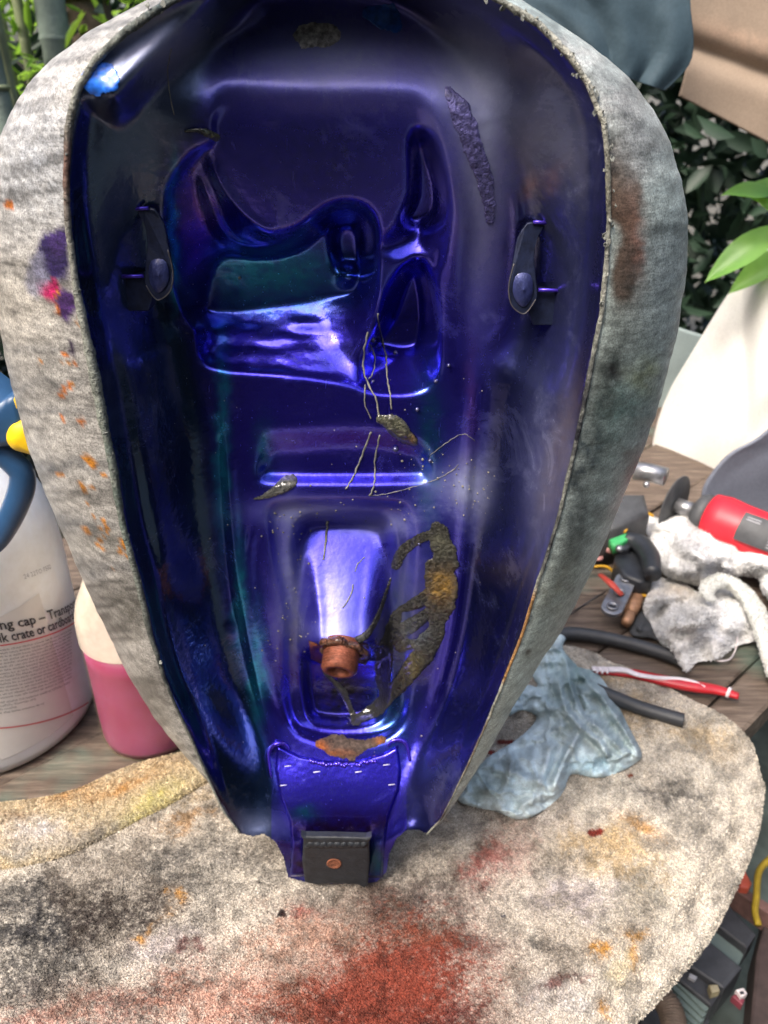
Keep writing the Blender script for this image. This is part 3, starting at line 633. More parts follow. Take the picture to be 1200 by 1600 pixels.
smear('wrinkled_paint', [([(700,140),(716,170),(732,210),(748,250),(762,300),(766,345)], [6,18,16,15,12,7]), ([(735,190),(742,225),(755,260)], [9,12,8])], .00004, lambda x, y: blobs(x, y, [], (.14,.13,.34), 3, 7), vcol('wrinkled_violet', .4, 500, .3, 260, .8, .0025, metal=.3, coat=.3), label='wrinkled run of violet paint')
# stringy hairs, crumbs
M_HAIR = simple('dried_string', lin(120,118,110), .7, 0, .5, 400, .4)
for P_, r_ in (([(575,518),(570,545),(568,575),(575,600),(588,625),(593,655)], .0007), ([(578,538),(586,560),(582,585),(576,592)], .0005), ([(590,490),(597,530),(604,560),(604,580),(608,610),(612,640)], .0006), ([(570,600),(570,630),(580,655)], .0005), ([(580,675),(568,705),(552,745),(540,765)], .0007), ([(594,680),(586,715),(585,755),(578,775)], .0007),
            ([(578,775),(610,770),(660,757),(700,740),(716,726)], .00025), ([(672,712),(700,690),(725,678),(742,690)], .00022), ([(570,870),(560,880),(555,892)], .0005), ([(552,913),(548,930),(535,950)], .0006), ([(512,815),(508,850),(505,875)], .0011), ([(268,75),(262,120),(272,180)], .0003)):
    c_ = catmull(P_, 6); c_ = c_ + np.random.normal(0, .5, c_.shape); child('dried_string', tube(on_pan(c_[:, 0], c_[:, 1], r_ * .6), r_ * .72 * (.7 + .6 * np.random.rand(len(c_))), 6), M_HAIR, tank)
cr = []
for i in range(300):
    k = random.random()
    if k < .3: x_, y_ = random.gauss(452, 22), random.uniform(800, 1020)
    elif k < .45: x_, y_ = random.gauss(735, 18), random.gauss(765, 28)
    elif k < .6: x_, y_ = random.gauss(660, 25), random.gauss(735, 20)
    elif k < .75: x_, y_ = random.gauss(560, 60), random.gauss(800, 12)
    else: x_, y_ = random.uniform(200, 860), random.uniform(420, 1270)
    if not (np.interp(y_, [400, 1280], [150, 390]) < x_ < np.interp(y_, [400, 1280], [900, 660])): continue
    r_ = abs(random.gauss(.0001, .00028)) + .00012; cr.append(lathe(on_pan(x_, y_, r_ * .3), [(r_, -r_ * .4), (r_ * random.uniform(.7, 1), r_ * .5), (.00005, r_)], 5, (random.gauss(0, .4), -1, random.gauss(0, .4))))
child('grit', join(cr), simple('grit', lin(120,116,105), .7, 0, .7, 800, 0), tank, False, kind='stuff')
for x_, y_, r_ in ((583,531,.0016),(618,551,.0013),(681,596,.0012),(583,596,.001),(701,571,.0010),(652,640,.0012),(618,702,.0018),(672,720,.0013),(655,850,.001)):
    p = on_pan(x_, y_, r_ * .4); child('paint_bead', lathe(p, [(r_, -r_), (r_, 0), (r_ * .8, r_ * .6), (r_ * .4, r_ * .92), (.00005, r_)], 12, (0, -1, 0)), simple('bead_dark', (.05, .05, .12), .2, .3, coat=.6) if x_ == 583 and y_ == 531 else bpy.data.materials['bead_dark'], tank)
# ================================================================== TABLE
BD = np.array([cos(R(42)), sin(R(42)), 0]); BN = np.array([-sin(R(42)), cos(R(42)), 0])
table = empty('wooden_table', 'weathered plank workbench under the towel and bottles', 'table', (0, 0, 0))
offs = [-.100, -.062, .050, .163, .277, .392, .507, .622]
for i in range(len(offs) - 1):
    a, b_ = offs[i] + .0015, offs[i + 1] - .0015; n_l = 60; v = []; rows = 7
    zj = random.uniform(-.002, 0) ; tl = random.uniform(-.01, .01)
    L0, L1 = -1.0, 1.02 + random.uniform(-.02, .02)
    prof = [(a, -.028), (a, -.002), (a + .0025, 0), ((a + b_) / 2, .0005), (b_ - .0025, 0), (b_, -.002), (b_, -.028)]
    for k in range(n_l):
        l = L0 + (L1 - L0) * k / (n_l - 1)
        for (o_, z_) in prof:
            v.append(BD * l + BN * (o_ + .0015 * sin(l * 9 + i) + .001 * sin(l * 31 + i * 2) * (1 if z_ < 0 else .3)) + np.array([0, 0, z_ + zj + .0012 * sin(l * 7 + i)]))
    m = len(prof); f_ = [(k * m + j, k * m + (j + 1) % m, (k + 1) * m + (j + 1) % m, (k + 1) * m + j) for k in range(n_l - 1) for j in range(m)] + [tuple(range(m))[::-1], tuple((n_l - 1) * m + j for j in range(m))]
    f_ = [tuple(reversed(q_)) for q_ in f_]
    child('board', (np.array(v), f_), M_WOOD, table, False)
for l in (-.7, .1, .85):
    p = [BD * l + BN * -.10 + np.array([0, 0, -.030]), BD * (l + .08) + BN * -.10 + np.array([0, 0, -.030]), BD * (l + .08) + BN * .61 + np.array([0, 0, -.030]), BD * l + BN * .61 + np.array([0, 0, -.030])]
    child('batten', prism(p, (0, 0, -.03)), M_WOOD, table, False)
for l, o_ in ((-.66, -.06), (.88, -.06), (-.66, .58), (.88, .58)):
    c0 = BD * l + BN * o_; s_ = .03; p = [c0 + BD * s_ + BN * s_, c0 - BD * s_ + BN * s_, c0 - BD * s_ - BN * s_, c0 + BD * s_ - BN * s_]
    child('leg', prism([q_ + np.array([0, 0, -.06]) for q_ in p][::-1], (0, 0, -.72)), M_WOOD, table, False)

# ================================================================== TOWEL
def unproj(v):
    rel = v - CAM; dep = np.maximum(rel @ FW, .05); return 600 + F * rel[..., 0] / dep, 800 - F * (rel @ UP) / dep
back = catmull([(-300,1330),(100,1260),(330,1180),(560,1090),(760,1035),(862,1008),(905,1012),(960,1035),(1040,1068),(1120,1110),(1178,1150),(1196,1196)], 8)
edge = catmull([(1196,1196),(1192,1250),(1178,1300),(1150,1362),(1108,1440),(1040,1520),(950,1610),(840,1740)], 8)
nu, nv = 520, 400
bk = resample(back, nu, False); ed = resample(edge, nv, False)
Bk = PZ(bk[:, 0], bk[:, 1], .006); Ed = PZ(ed[:, 0], ed[:, 1], .002)
fr0 = np.array([-.42, -.22, .006]); Fr = np.stack([np.linspace(fr0[0], Ed[-1, 0], nu), np.linspace(fr0[1], Ed[-1, 1], nu), np.full(nu, .006)], 1)
Lf = np.stack([np.linspace(Bk[0, 0], fr0[0], nv), np.linspace(Bk[0, 1], fr0[1], nv), np.full(nv, .006)], 1)
u = np.linspace(0, 1, nu)[None, :, None]; v = np.linspace(0, 1, nv)[:, None, None]
T = (1 - v) * Bk[None] + v * Fr[None] + (1 - u) * Lf[:, None] + u * Ed[:, None] - ((1 - u) * (1 - v) * Bk[0] + u * (1 - v) * Bk[-1] + (1 - u) * v * Fr[0] + u * v * Fr[-1])
x, y = T[..., 0], T[..., 1]
w1 = x * cos(.7) + y * sin(.7); w2 = -x * sin(.7) + y * cos(.7)
z = .0065 + .009 * (fbm(w1, w2 * 2.4, .09, 3, 4) - .5) + .0022 * (fbm(w1, w2, .02, 3, 6) - .5) + .0008 * (fbm(w1, w2, .004, 2, 8) - .5)
sxp, syp = unproj(T)
def crease(P_, w_, h_):
    d, t = seg_dist(sxp, syp, catmull(P_, 4)); return h_ * np.exp(-(d / w_) ** 2) * np.clip(np.minimum(t, 1 - t) * 8, 0, 1)
z += crease([(770,1345),(880,1345),(960,1310),(1030,1272)], 9, .003) - crease([(770,1352),(880,1353),(960,1320),(1030,1284)], 8, .0025)
z += crease([(1000,1225),(1060,1240),(1090,1290),(1060,1350)], 12, .003) + crease([(1120,1215),(1140,1260),(1110,1330),(1040,1440),(960,1540)], 14, .004) - crease([(1140,1215),(1160,1265),(1130,1340),(1060,1450)], 12, .003)
z += crease([(0,1440),(150,1400),(300,1330)], 14, .003) + crease([(840,1560),(920,1500),(990,1440)], 12, .003) + crease([(600,1480),(700,1440),(760,1380)], 16, .002)
# soft roll over the bench edge and at the hem
ue = 1 - np.broadcast_to(u[..., 0], z.shape); z = z - .014 * np.exp(-(ue * 600 / 28) ** 2)
vb = np.broadcast_to(v[..., 0], z.shape); z = z + .0025 * np.exp(-((vb - .03) / .018) ** 2) - .006 * np.exp(-(vb / .008) ** 2)
T[..., 2] = z
# hanging rows
outd = np.array([sin(R(47)), -cos(R(47)), 0]); hang = []
nh = 26
for k in range(1, nh + 1):
    a = min(k / 8, 1) * pi / 2; r_ = .012; drop = max(k - 8, 0) * .010
    wave = .006 * np.sin(np.linspace(0, 16, nv) + .4) * min(drop / .1, 1) + .004 * np.sin(np.linspace(0, 41, nv)) * min(drop / .1, 1)
    hang.append(T[:, -1] + outd * (r_ * .6 * sin(a) + wave - drop * .25)[:, None] if False else T[:, -1] + outd[None] * ((r_ * .3 * sin(a) - drop * .35) + wave)[:, None] - np.array([0, 0, 1.0]) * (r_ * (1 - cos(a)) + drop))
T2 = np.concatenate([T, np.array(hang).transpose(1, 0, 2)], 1); m_, n_ = T2.shape[:2]
idx = np.arange(m_ * n_).reshape(m_, n_); q = np.stack([idx[:-1, :-1], idx[1:, :-1], idx[1:, 1:], idx[:-1, 1:]], -1).reshape(-1, 4)
TX, TY = unproj(T2); TX, TY = TX.ravel(), TY.ravel(); TX[np.isnan(TX)] = 0
cream = lin(222, 213, 198); gk = lin(72, 70, 70); red = lin(140, 66, 50); och = lin(205, 150, 70); tan = lin(205, 180, 140)
tb = [(120,1440,220,56,gk,1,-8),(40,1400,120,30,gk,.8,-8),(60,1520,120,50,gk,.8,-12),(260,1340,70,24,gk,.7,-15),(600,1430,60,40,gk,.8),(380,1335,90,40,gk,.65),(260,1380,60,30,gk,.7,-15),(640,1400,120,60,gk,.75),(500,1420,90,50,lin(120,112,104),.6),(740,1350,60,50,gk,.6),(860,1350,50,18,gk,.5,-10),(720,1480,110,30,gk,.75,8),(230,1560,120,30,gk,.8,-25),(1045,1240,60,30,gk,.75),(1100,1300,30,60,gk,.35,-20),(90,1320,80,20,gk,.5),(330,1270,70,20,gk,.5,-20),
      (420,1215,60,40,lin(230,222,210),.6),(260,1480,60,34,lin(215,205,205),.7,-20),(900,1400,70,40,lin(225,215,215),.8),(880,1290,60,30,lin(225,215,205),.7),(870,1560,60,40,lin(215,212,210),.6),
      (600,1560,190,90,red,1.0,-8),(640,1500,120,90,red * .95,1,0),(610,1540,110,80,red,1,0),(500,1570,150,50,red * 1.1,.9,-8),(600,1610,200,60,red * .85,.95),(690,1470,40,24,red,.8),(330,1560,150,60,lin(205,140,115),.6,-10),(90,1580,120,34,lin(200,140,122),.7,-10),(460,1470,110,46,lin(200,150,125),.65),(760,1345,34,60,lin(150,70,62),.75,30),(720,1590,60,30,lin(110,50,45),.7),(880,1540,50,8,lin(110,52,55),.8,-35),(800,1330,40,60,lin(200,160,150),.5,30),
      (690,1275,24,8,och,.7,30),(222,1468,12,10,och,.9,-40),(272,1408,14,16,och,.8,-40),(245,1445,8,20,och,.6,40),(980,1345,80,40,tan,.85,25),(1000,1300,50,16,och * 1.1,.7,20),(940,1320,60,30,tan,.8),(932,1475,18,18,och,.95),(990,1460,26,12,och,.9,15),(1000,1500,14,30,och * 1.1,.8,-20),(945,1568,14,20,och,.95,-30),(978,1510,30,40,lin(205,190,150),.6),(1090,1150,60,26,tan,.7),(1130,1180,40,24,lin(190,170,140),.6),(980,1120,60,30,tan,.7),(960,1060,60,20,lin(205,185,150),.8),(1010,1200,50,30,lin(215,205,190),.6),
      (925,1298,13,8,lin(150,50,38),1,30,.5),(985,1202,6,4,lin(150,70,40),1,0,.4),(796,1427,9,3,lin(50,55,100),1,40,.5),(790,1160,10,8,lin(140,50,45),.9,0,.4),(775,1180,14,8,lin(160,60,50),.9,-20,.4),(830,1200,12,6,lin(160,70,60),.7),(300,1285,60,16,och,.5,-15),(320,1240,50,20,tan,.6,-15),
      (428,1430,8,7,lin(45,40,38),.9,0,.4),(404,1378,5,5,lin(45,40,38),.9,0,.4),(470,1435,30,12,lin(150,70,62),.7),(300,1488,20,12,lin(130,60,60),.7),(860,1480,40,10,gk,.7,10),(1010,1400,60,40,lin(185,180,165),.6,-40)]
tcol = blobs(TX, TY, tb, cream, 26, 61, 40, .6)
g = fbm(TX, TY, 22, 5, 99); tcol *= (1 - .38 * sm(.48, .68, g))[:, None]
g = fbm(TX, TY, 110, 4, 97); tcol = tcol * (1 - .28 * sm(.45, .7, g))[:, None] + np.array(lin(120, 95, 70)) * (.16 * sm(.5, .7, g))[:, None]
g = fbm(TX * 1.0 - TY * .5, TY * 2.6, 5, 3, 98); tcol *= (.55 + .75 * g)[:, None]
towel = make_obj('shop_towel', T2.reshape(-1, 3), q, M_TOWEL, None, True, tcol)
tag(towel, 'paint-stained cream terry towel spread under the tank, with red, ochre and black stains', 'towel')
# folded-over strip on the left
up = catmull([(-160,1268),(-60,1258),(0,1250),(60,1243),(120,1228),(170,1205),(215,1188),(262,1176),(310,1166),(380,1150)], 6); lo = catmull([(-160,1362),(-60,1352),(0,1346),(60,1338),(120,1318),(170,1292),(220,1268),(270,1243),(325,1212),(390,1180)], 6)
nn = 260; mm = 70; U = resample(up, nn, False); Lw = resample(lo, nn, False); rows = []
for k in range(-8, mm + 8):
    t = np.clip(k / (mm - 1), 0, 1); p = U * (1 - t) + Lw * t
    zz = .012 + .006 * (fbm(p[:, 0], p[:, 1], 60, 3, 12) - .5) + .0012 * (fbm(p[:, 0], p[:, 1], 12, 3, 14) - .5)
    e = min(t, 1 - t) * 10; zz = np.where(e < 1, zz - .005 * (1 - sqrt(max(0, 1 - (1 - min(e, 1)) ** 2))), zz)
    W = PZ(p[:, 0], p[:, 1], .014); W[:, 2] = zz
    if k < 0: W[:, 2] = .012 - .0016 * (-k); W[:, 1] += .001 * min(-k, 3)
    if k >= mm: W[:, 2] -= .0012 * (k - mm + 1); W[:, 1] += .0004 * (k - mm + 1)
    rows.append(W)
Wt = np.array(rows); m_, n_ = Wt.shape[:2]; idx = np.arange(m_ * n_).reshape(m_, n_); q = np.stack([idx[:-1, :-1], idx[1:, :-1], idx[1:, 1:], idx[:-1, 1:]], -1).reshape(-1, 4)
fx, fy = unproj(Wt); fx, fy = fx.ravel(), fy.ravel()
fc = blobs(fx, fy, [(230,1265,60,18,lin(215,205,140),.9,-30),(190,1228,60,14,och,.6,-15),(100,1232,40,16,och,.5,-12),(60,1300,60,24,lin(225,220,218),.7),(150,1300,60,16,lin(150,145,140),.6,-20),(20,1270,30,14,lin(150,120,90),.6),(260,1200,40,14,tan,.7),(290,1190,40,10,lin(150,130,105),.6),(20,1330,60,12,lin(180,178,175),.6)], lin(212,196,165), 18, 3)
fc *= (.6 + .7 * fbm(fx, fy, 6, 3, 8))[:, None]
child('folded_hem', (Wt.reshape(-1, 3), q), M_TOWEL, towel, True, fc, label='folded-over edge of the towel with ochre stains')

def pile(parent, verts, quads, cols, n_t, h_, w_, mat, seed, sel=None):
    """short terry loops standing on a cloth: real blades, one stuff mesh"""
    rs_ = np.random.RandomState(seed); ctr_ = verts[quads].mean(1); ccol = cols[quads].mean(1)
    e1 = verts[quads[:, 2]] - verts[quads[:, 0]]; e2 = verts[quads[:, 3]] - verts[quads[:, 1]]; nr = np.cross(e1, e2); ar = np.linalg.norm(nr, axis=1); nr /= ar[:, None] + 1e-12
    nr *= np.sign((CAM - ctr_) @ np.array([0, 0, 0]) + np.einsum('ij,ij->i', nr, CAM - ctr_))[:, None]
    if sel is not None: ar = ar * sel
    k = rs_.choice(len(quads), n_t, p=ar / ar.sum()); jt = rs_.uniform(-.5, .5, (n_t, 2)); p = ctr_[k] + e1[k] * jt[:, :1] + e2[k] * jt[:, 1:] * .5
    d = nr[k] + rs_.normal(0, .55, (n_t, 3)); d /= np.linalg.norm(d, axis=1)[:, None]; s_ = np.cross(d, rs_.normal(size=(n_t, 3))); s_ /= np.linalg.norm(s_, axis=1)[:, None]
    hh = h_ * rs_.uniform(.5, 1.3, (n_t, 1)); ww = w_ * rs_.uniform(.6, 1.3, (n_t, 1))
    v = np.stack([p - s_ * ww - d * .0003, p + s_ * ww - d * .0003, p + s_ * ww * .8 + d * hh, p - s_ * ww * .8 + d * hh], 1).reshape(-1, 3); c = np.repeat(np.clip(ccol[k] * rs_.uniform(.72, 1.3, (n_t, 1)), 0, .92), 4, 0)
    return child('terry_pile', (v, np.arange(n_t * 4).reshape(-1, 4)), mat, parent, True, c, 'stuff')
M_PILE = vcol('terry_loops', 1.0, 900, .1, 900, .0, .001, trans=.25)
_tv = T2.reshape(-1, 3); _tq = np.stack([np.arange((T2.shape[0]) * (T2.shape[1])).reshape(T2.shape[:2])[:-1, :-1], np.arange(T2.shape[0] * T2.shape[1]).reshape(T2.shape[:2])[1:, :-1], np.arange(T2.shape[0] * T2.shape[1]).reshape(T2.shape[:2])[1:, 1:], np.arange(T2.shape[0] * T2.shape[1]).reshape(T2.shape[:2])[:-1, 1:]], -1).reshape(-1, 4)
_qx = TX[_tq].mean(1); _qy = TY[_tq].mean(1); _vis = ((_qx > -60) & (_qx < 1260) & (_qy > 980) & (_qy < 1680)).astype(float)
pile(towel, _tv, _tq, tcol, 170000, .0011, .00042, M_PILE, 5, _vis)
pile(towel, Wt.reshape(-1, 3), q, fc, 26000, .0010, .00042, M_PILE, 6, ((fx[q].mean(1) > -40)).astype(float))

# ================================================================== BOTTLES
jc = np.array([-.352, .178, 0.0]); JR = .087
jug = empty('spray_jug', 'large white plastic jug with printed label and blue sprayer, left of the tank', 'jug', jc)
M_PL, n, b = new_mat('white_plastic'); f = ramp(n, noise(n, 18, 6, .7), [(.3, (.72, .71, .69)), (.6, (.86, .88, .90))]); n.links.new(f, b.inputs['Base Color']); b.inputs['Roughness'].default_value = .38
b.inputs['Subsurface Weight'].default_value = .25; b.inputs['Subsurface Radius'].default_value = (.02, .018, .015); b.inputs['Subsurface Scale'].default_value = 1; bump(n, b, noise(n, 60, 3), .15, .001)
prof = [(JR * .90, 0), (JR * .97, .003), (JR, .012)] + [(JR + .0006 * sin(k), .012 + k * .018) for k in range(1, 10)] + [(JR, .188), (JR * .985, .200), (JR * .93, .213), (JR * .83, .227), (JR * .70, .240), (JR * .55, .252), (JR * .42, .262), (.022, .272), (.020, .285), (.020, .292)]
child('jug_body', lathe(jc, prof, 200), M_PL, jug)
M_NAVY = simple('blue_plastic', lin(38, 72, 108), .4, 0, .15, 40, .1); M_YEL = simple('yellow_plastic', lin(225, 185, 25), .45, 0, .15, 50, .2)
child('sprayer_collar', lathe(jc + np.array([0, 0, .286]), [(.024, 0), (.0245, .002), (.0245, .018), (.022, .020), (.014, .022), (.012, .03)], 40), M_NAVY, jug)
def slab(pts, Y0, th, bev=.003, Yl=None):
    P = np.array([PY(x, y, Y0) for x, y in pts]); return prism(P, (0, th, 0), bev)
# sprayer head and its grip loop, each a thick moulding
head = [(-60,600),(-20,592),(0,640),(22,626),(34,632),(38,690),(60,705),(44,716),(20,706),(2,700),(-60,700)]
YS = .085
loopo = catmull([(-60,690),(-16,694),(4,708),(22,724),(34,740),(34,762),(24,792),(8,824),(-8,846),(-40,870)], 5)
child('grip_loop', tube([PY(x, y, YS) for x, y in loopo], [.0068, .0066, .0066, .0066, .0062, .006], 14, flat=1.2), M_NAVY, jug)
child('sprayer_head', slab([(-70,585),(-5,632),(10,622),(24,620),(34,640),(44,690),(46,712),(20,700),(0,702),(-70,705)], YS - .012, .030, .004), M_NAVY, jug, True)
yt = catmull([(60,718),(40,714),(16,706),(4,688),(12,668),(36,660),(62,658)], 5)
child('trigger', slab([(x, y) for x, y in yt], YS - .016, .026, .005), M_YEL, jug)
child('nozzle', slab([(40,645),(24,640),(19,626),(21,618),(30,616),(44,622)], YS - .014, .02, .002), M_YEL, jug)
# label printed on the jug wall
M_INK = simple('black_ink', (.03, .03, .035), .6, 0, .1, 50, 0); M_RED = simple('red_ink', (.55, .06, .07), .6, 0, .1, 50, 0); M_GREY = simple('grey_ink', (.35, .35, .37), .7, 0, .1, 50, 0)
M_LAB = simple('label_paper', (.66, .64, .61), .55, 0, .06, 30, .05)
def cyl(a, h, r_): return jc + np.array([r_ * sin(a), -r_ * cos(a), h])
def wrap(v2, a0, h0, sc, r_, slope=0.0):
    v2 = np.asarray(v2, float); a = a0 + v2[:, 0] * sc / r_; h = h0 + v2[:, 1] * sc + slope * v2[:, 0] * sc
    return np.stack([jc[0] + r_ * np.sin(a), jc[1] - r_ * np.cos(a), h], 1)
def text_mesh(s, bold=0.0):
    cu = bpy.data.curves.new('lettering', 'FONT'); cu.body = s; cu.size = 1.0; cu.offset = bold; cu.resolution_u = 2
    ob = bpy.data.objects.new('lettering', cu); scene.collection.objects.link(ob)
    dg = bpy.context.evaluated_depsgraph_get(); me = ob.evaluated_get(dg).to_mesh()
    v = np.array([p.co[:] for p in me.vertices]); fs = [tuple(p.vertices) for p in me.polygons]
    ob.evaluated_get(dg).to_mesh_clear(); bpy.data.objects.remove(ob); bpy.data.curves.remove(cu); return v, fs
la, lb = -.9, 1.25
na = 240; gr_ = []; hh = [.022, .156]
lv = [cyl(la + (lb - la) * k / (na - 1), h_, JR + .0009) for h_ in (.020, .150) for k in range(na)]
child('label', (np.array(lv), [(k, k + 1, na + k + 1, na + k) for k in range(na - 1)]), M_LAB, jug)
# where a pixel lands on the jug wall
def jug_hit(px, py, r_=JR + .0016):
    d = ray(px, py); o_ = CAM[:2] - jc[:2]; A_ = d[0] ** 2 + d[1] ** 2; B_ = 2 * (o_ @ d[:2]); C_ = o_ @ o_ - r_ * r_; t = (-B_ - sqrt(max(B_ * B_ - 4 * A_ * C_, 0))) / (2 * A_)
    p = CAM + d * t; return math.atan2(p[0] - jc[0], -(p[1] - jc[1])), p[2]
def line_between(pa, pb, s, bold, size, mat, name='print_line', shear=0):
    a0, h0 = jug_hit(*pa); a1, h1 = jug_hit(*pb); v_, f_ = text_mesh(s, bold); w_ = v_[:, 0].max(); r_ = JR + .0016
    sc = (a1 - a0) * r_ / w_; vv = np.stack([v_[:, 0] - 0, v_[:, 1] * size / sc], 1); sl = (h1 - h0) / ((a1 - a0) * r_)
    return child(name, (wrap(vv, a0, h0, sc, r_, sl), f_), mat, jug, False)
line_between((0, 984), (122, 942), 'ng cap – Transport in', .018, .0125, M_INK)
line_between((0, 1004), (120, 963), 'lk crate or cardboard b', .018, .0125, M_INK)
line_between((38, 905), (80, 888), '24 22TO F502', .0, .006, M_GREY)
def band(pa, pb, w_, mat):
    a0, h0 = jug_hit(*pa); a1, h1 = jug_hit(*pb); v_ = []; n2 = 40
    for k in range(n2):
        t = -0.6 + 1.75 * k / (n2 - 1); a = a0 + (a1 - a0) * t; h = h0 + (h1 - h0) * t; v_ += [cyl(a, h - w_ / 2, JR + .0015), cyl(a, h + w_ / 2, JR + .0015)]
    child('red_rule', (np.array(v_), [(2 * k, 2 * k + 2, 2 * k + 3, 2 * k + 1) for k in range(n2 - 1)]), mat, jug, False)
band((0, 1009), (113, 975), .0012, M_RED); band((0, 1138), (128, 1104), .0012, M_RED)
# fine print, too small to read: rows of letter-sized strokes
random.seed(11); fp = []
for i in range(19):
    y0 = 1016 + i * 5.3
    if 15 <= i: y0 += 2
    a0, h0 = jug_hit(-60, y0 + 5); a1, h1 = jug_hit(112, y0 - 34 + 2)
    r_ = JR + .0016; L = (a1 - a0) * r_; big = i in (8, 15, 16); L *= (1 if i < 15 else [.97, .6, .42, .68][i - 15]); x_ = 0
    while x_ < L:
        wl = random.randint(2, 9)
        for k in range(wl):
            w_ = random.uniform(.0005, .0009) * (1.3 if big else 1); t_ = random.uniform(.0009, .0017) * (1.25 if big else 1)
            for (ox, wd, oy, ht) in ((0, .0003, 0, t_), (0, w_, random.choice([0, t_ * .5, t_ * .8]), .0003)):
                aa = a0 + (x_ + ox) / r_; hb = h0 + (h1 - h0) * (x_ / ((a1 - a0) * r_)) + oy
                fp.append(([cyl(aa, hb, r_), cyl(aa + wd / r_, hb, r_), cyl(aa + wd / r_, hb + ht, r_), cyl(aa, hb + ht, r_)], [(0, 1, 2, 3)]))
            x_ += w_ + .0003
            if x_ > L: break
        x_ += .0009
child('fine_print', join(fp), M_INK, jug, False, kind='stuff')

# spray bottle of pink cleaner
bc = np.array([-.203, .158, 0.0]); BR = .044
bot = empty('spray_bottle', 'clear plastic spray bottle half full of pink liquid between the jug and the tank', 'bottle', bc)
M_CLR, n, b = new_mat('hazy_clear_plastic'); b.inputs['Base Color'].default_value = (.80, .72, .58, 1); b.inputs['Roughness'].default_value = .25
tr = N(n, 'ShaderNodeBsdfTransparent'); tr.inputs[0].default_value = (1, .97, .92, 1); mx = N(n, 'ShaderNodeMixShader')
tcz = N(n, 'ShaderNodeTexCoord'); sxz = N(n, 'ShaderNodeSeparateXYZ'); n.links.new(tcz.outputs['Object'], sxz.inputs[0])
above = math_(n, 'GREATER_THAN', sxz.outputs[2], .109); n.links.new(math_(n, 'ADD', .05, math_(n, 'MULTIPLY', above, ramp(n, noise(n, 30, 4), [(.35, .45), (.7, .75)])), True), mx.inputs[0]); n.links.new(tr.outputs[0], mx.inputs[1]); n.links.new(b.outputs[0], mx.inputs[2]); n.links.new(mx.outputs[0], n.nodes['Material Output'].inputs[0])
M_PINK, n, b = new_mat('pink_cleaner'); f = ramp(n, noise(n, 14, 4, .6), [(.3, (.24, .02, .085)), (.7, (.31, .065, .19))]); n.links.new(f, b.inputs['Base Color']); b.inputs['Roughness'].default_value = .3
b.inputs['Subsurface Weight'].default_value = .6; b.inputs['Subsurface Radius'].default_value = (.03, .01, .015)
bp_ = [(BR * .88, 0), (BR * .97, .003), (BR, .010), (BR, .03), (BR * .99, .06), (BR * .985, .09), (BR * .985, .118), (BR * .97, .130), (BR * .90, .142), (BR * .76, .155), (BR * .60, .172), (BR * .46, .192), (BR * .36, .215), (.0145, .232), (.014, .25)]
child('bottle_body', lathe(bc, bp_, 64), M_CLR, bot)
child('pink_liquid', lathe(bc, [(r_ - .0016, max(h_, .002)) for r_, h_ in bp_[:8] if h_ < .1] + [(BR * .985 - .0016, .108)], 64), M_PINK, bot)
child('bottle_cap', lathe(bc + np.array([0, 0, .236]), [(.017, 0), (.0175, .002), (.0175, .022), (.012, .026)], 36), M_PL, bot)

# ================================================================== ON THE BENCH, RIGHT
def crumple(name, outline, z0, H, colf, mat, label, cat, step=2.4, ridges=(), seed=1, sc=46, edge_w=12, amp=1.0, parent=None, group=None):
    pl = catmull(outline, 4, True); X, Y, s, q = grid_patch(pl, step)
    ex = np.sqrt(np.clip(s / edge_w, 0, 1)) * (1 - .0)
    wx = X + 30 * (fbm(X, Y, 50, 3, seed + 3) - .5); wy = Y + 30 * (fbm(X, Y, 50, 3, seed + 5) - .5)
    ca_ = cos(seed * 1.3); sa_ = sin(seed * 1.3); lx = (wx * ca_ + wy * sa_) * .38; ly = (-wx * sa_ + wy * ca_)
    rg = 1 - np.abs(2 * fbm(lx, ly, sc * .62, 2, seed, .45) - 1) * 2.4; h = ex * (.35 + .65 * sm(0, 60, s)) * (.5 + .42 * amp * np.clip(rg, -.4, 1)) 
    rs_ = np.random.RandomState(seed + 100); fac = 0; soft = .0 if amp > .8 else .35
    for i_ in range(7):
        th_ = rs_.uniform(0, pi); lam = rs_.uniform(26, 70) * (1 if amp > .8 else 2.0); ph = rs_.uniform(0, 9)
        q_ = (wx * cos(th_) + wy * sin(th_)) / lam + ph + 1.1 * fbm(X, Y, 70, 2, seed + 200 + i_); tri = np.abs((q_ % 1) * 2 - 1); tri = tri * (1 - soft) + soft * S01(tri)
        loc = sm(.35, .6, fbm(X, Y, 60, 2, seed + 300 + i_)); fac = fac + (tri - .5) * loc * rs_.uniform(.5, 1.0) * lam / 60
    h = ex * (.30 + .45 * sm(0, 50, s)) + ex * fac * .55 * (.4 + .6 * amp) + ex * .12
    for P_, w_, hh_ in ridges:
        d, t = seg_dist(X, Y, catmull(P_, 4)); h += hh_ * np.exp(-(d / w_) ** 2) * ex * np.clip(np.minimum(t, 1 - t) * 7 + .15, 0, 1)
    h += (.10 * (fbm(X, Y, 9, 3, seed + 8) - .5) + .17 * (np.clip(1 - np.abs(2 * fbm(wx, wy, 24, 2, seed + 40) - 1) * 5, 0, 1) * (amp > .8))) * ex
    W = PZ(X, Y, z0 + 0 * X); d = ray(X, Y); zt = z0 + H * np.maximum(h, 0); Wt = PZ(X, Y, zt)
    W[:, :] = Wt
    cf_ = colf(X, Y); o = make_obj(name, W, q, mat, parent, True, cf_); tag(o, label, cat, group)
    if name == 'terry_rag': pile(o, W, q, cf_, 16000, .0016, .0005, M_PILE, seed)
    return o
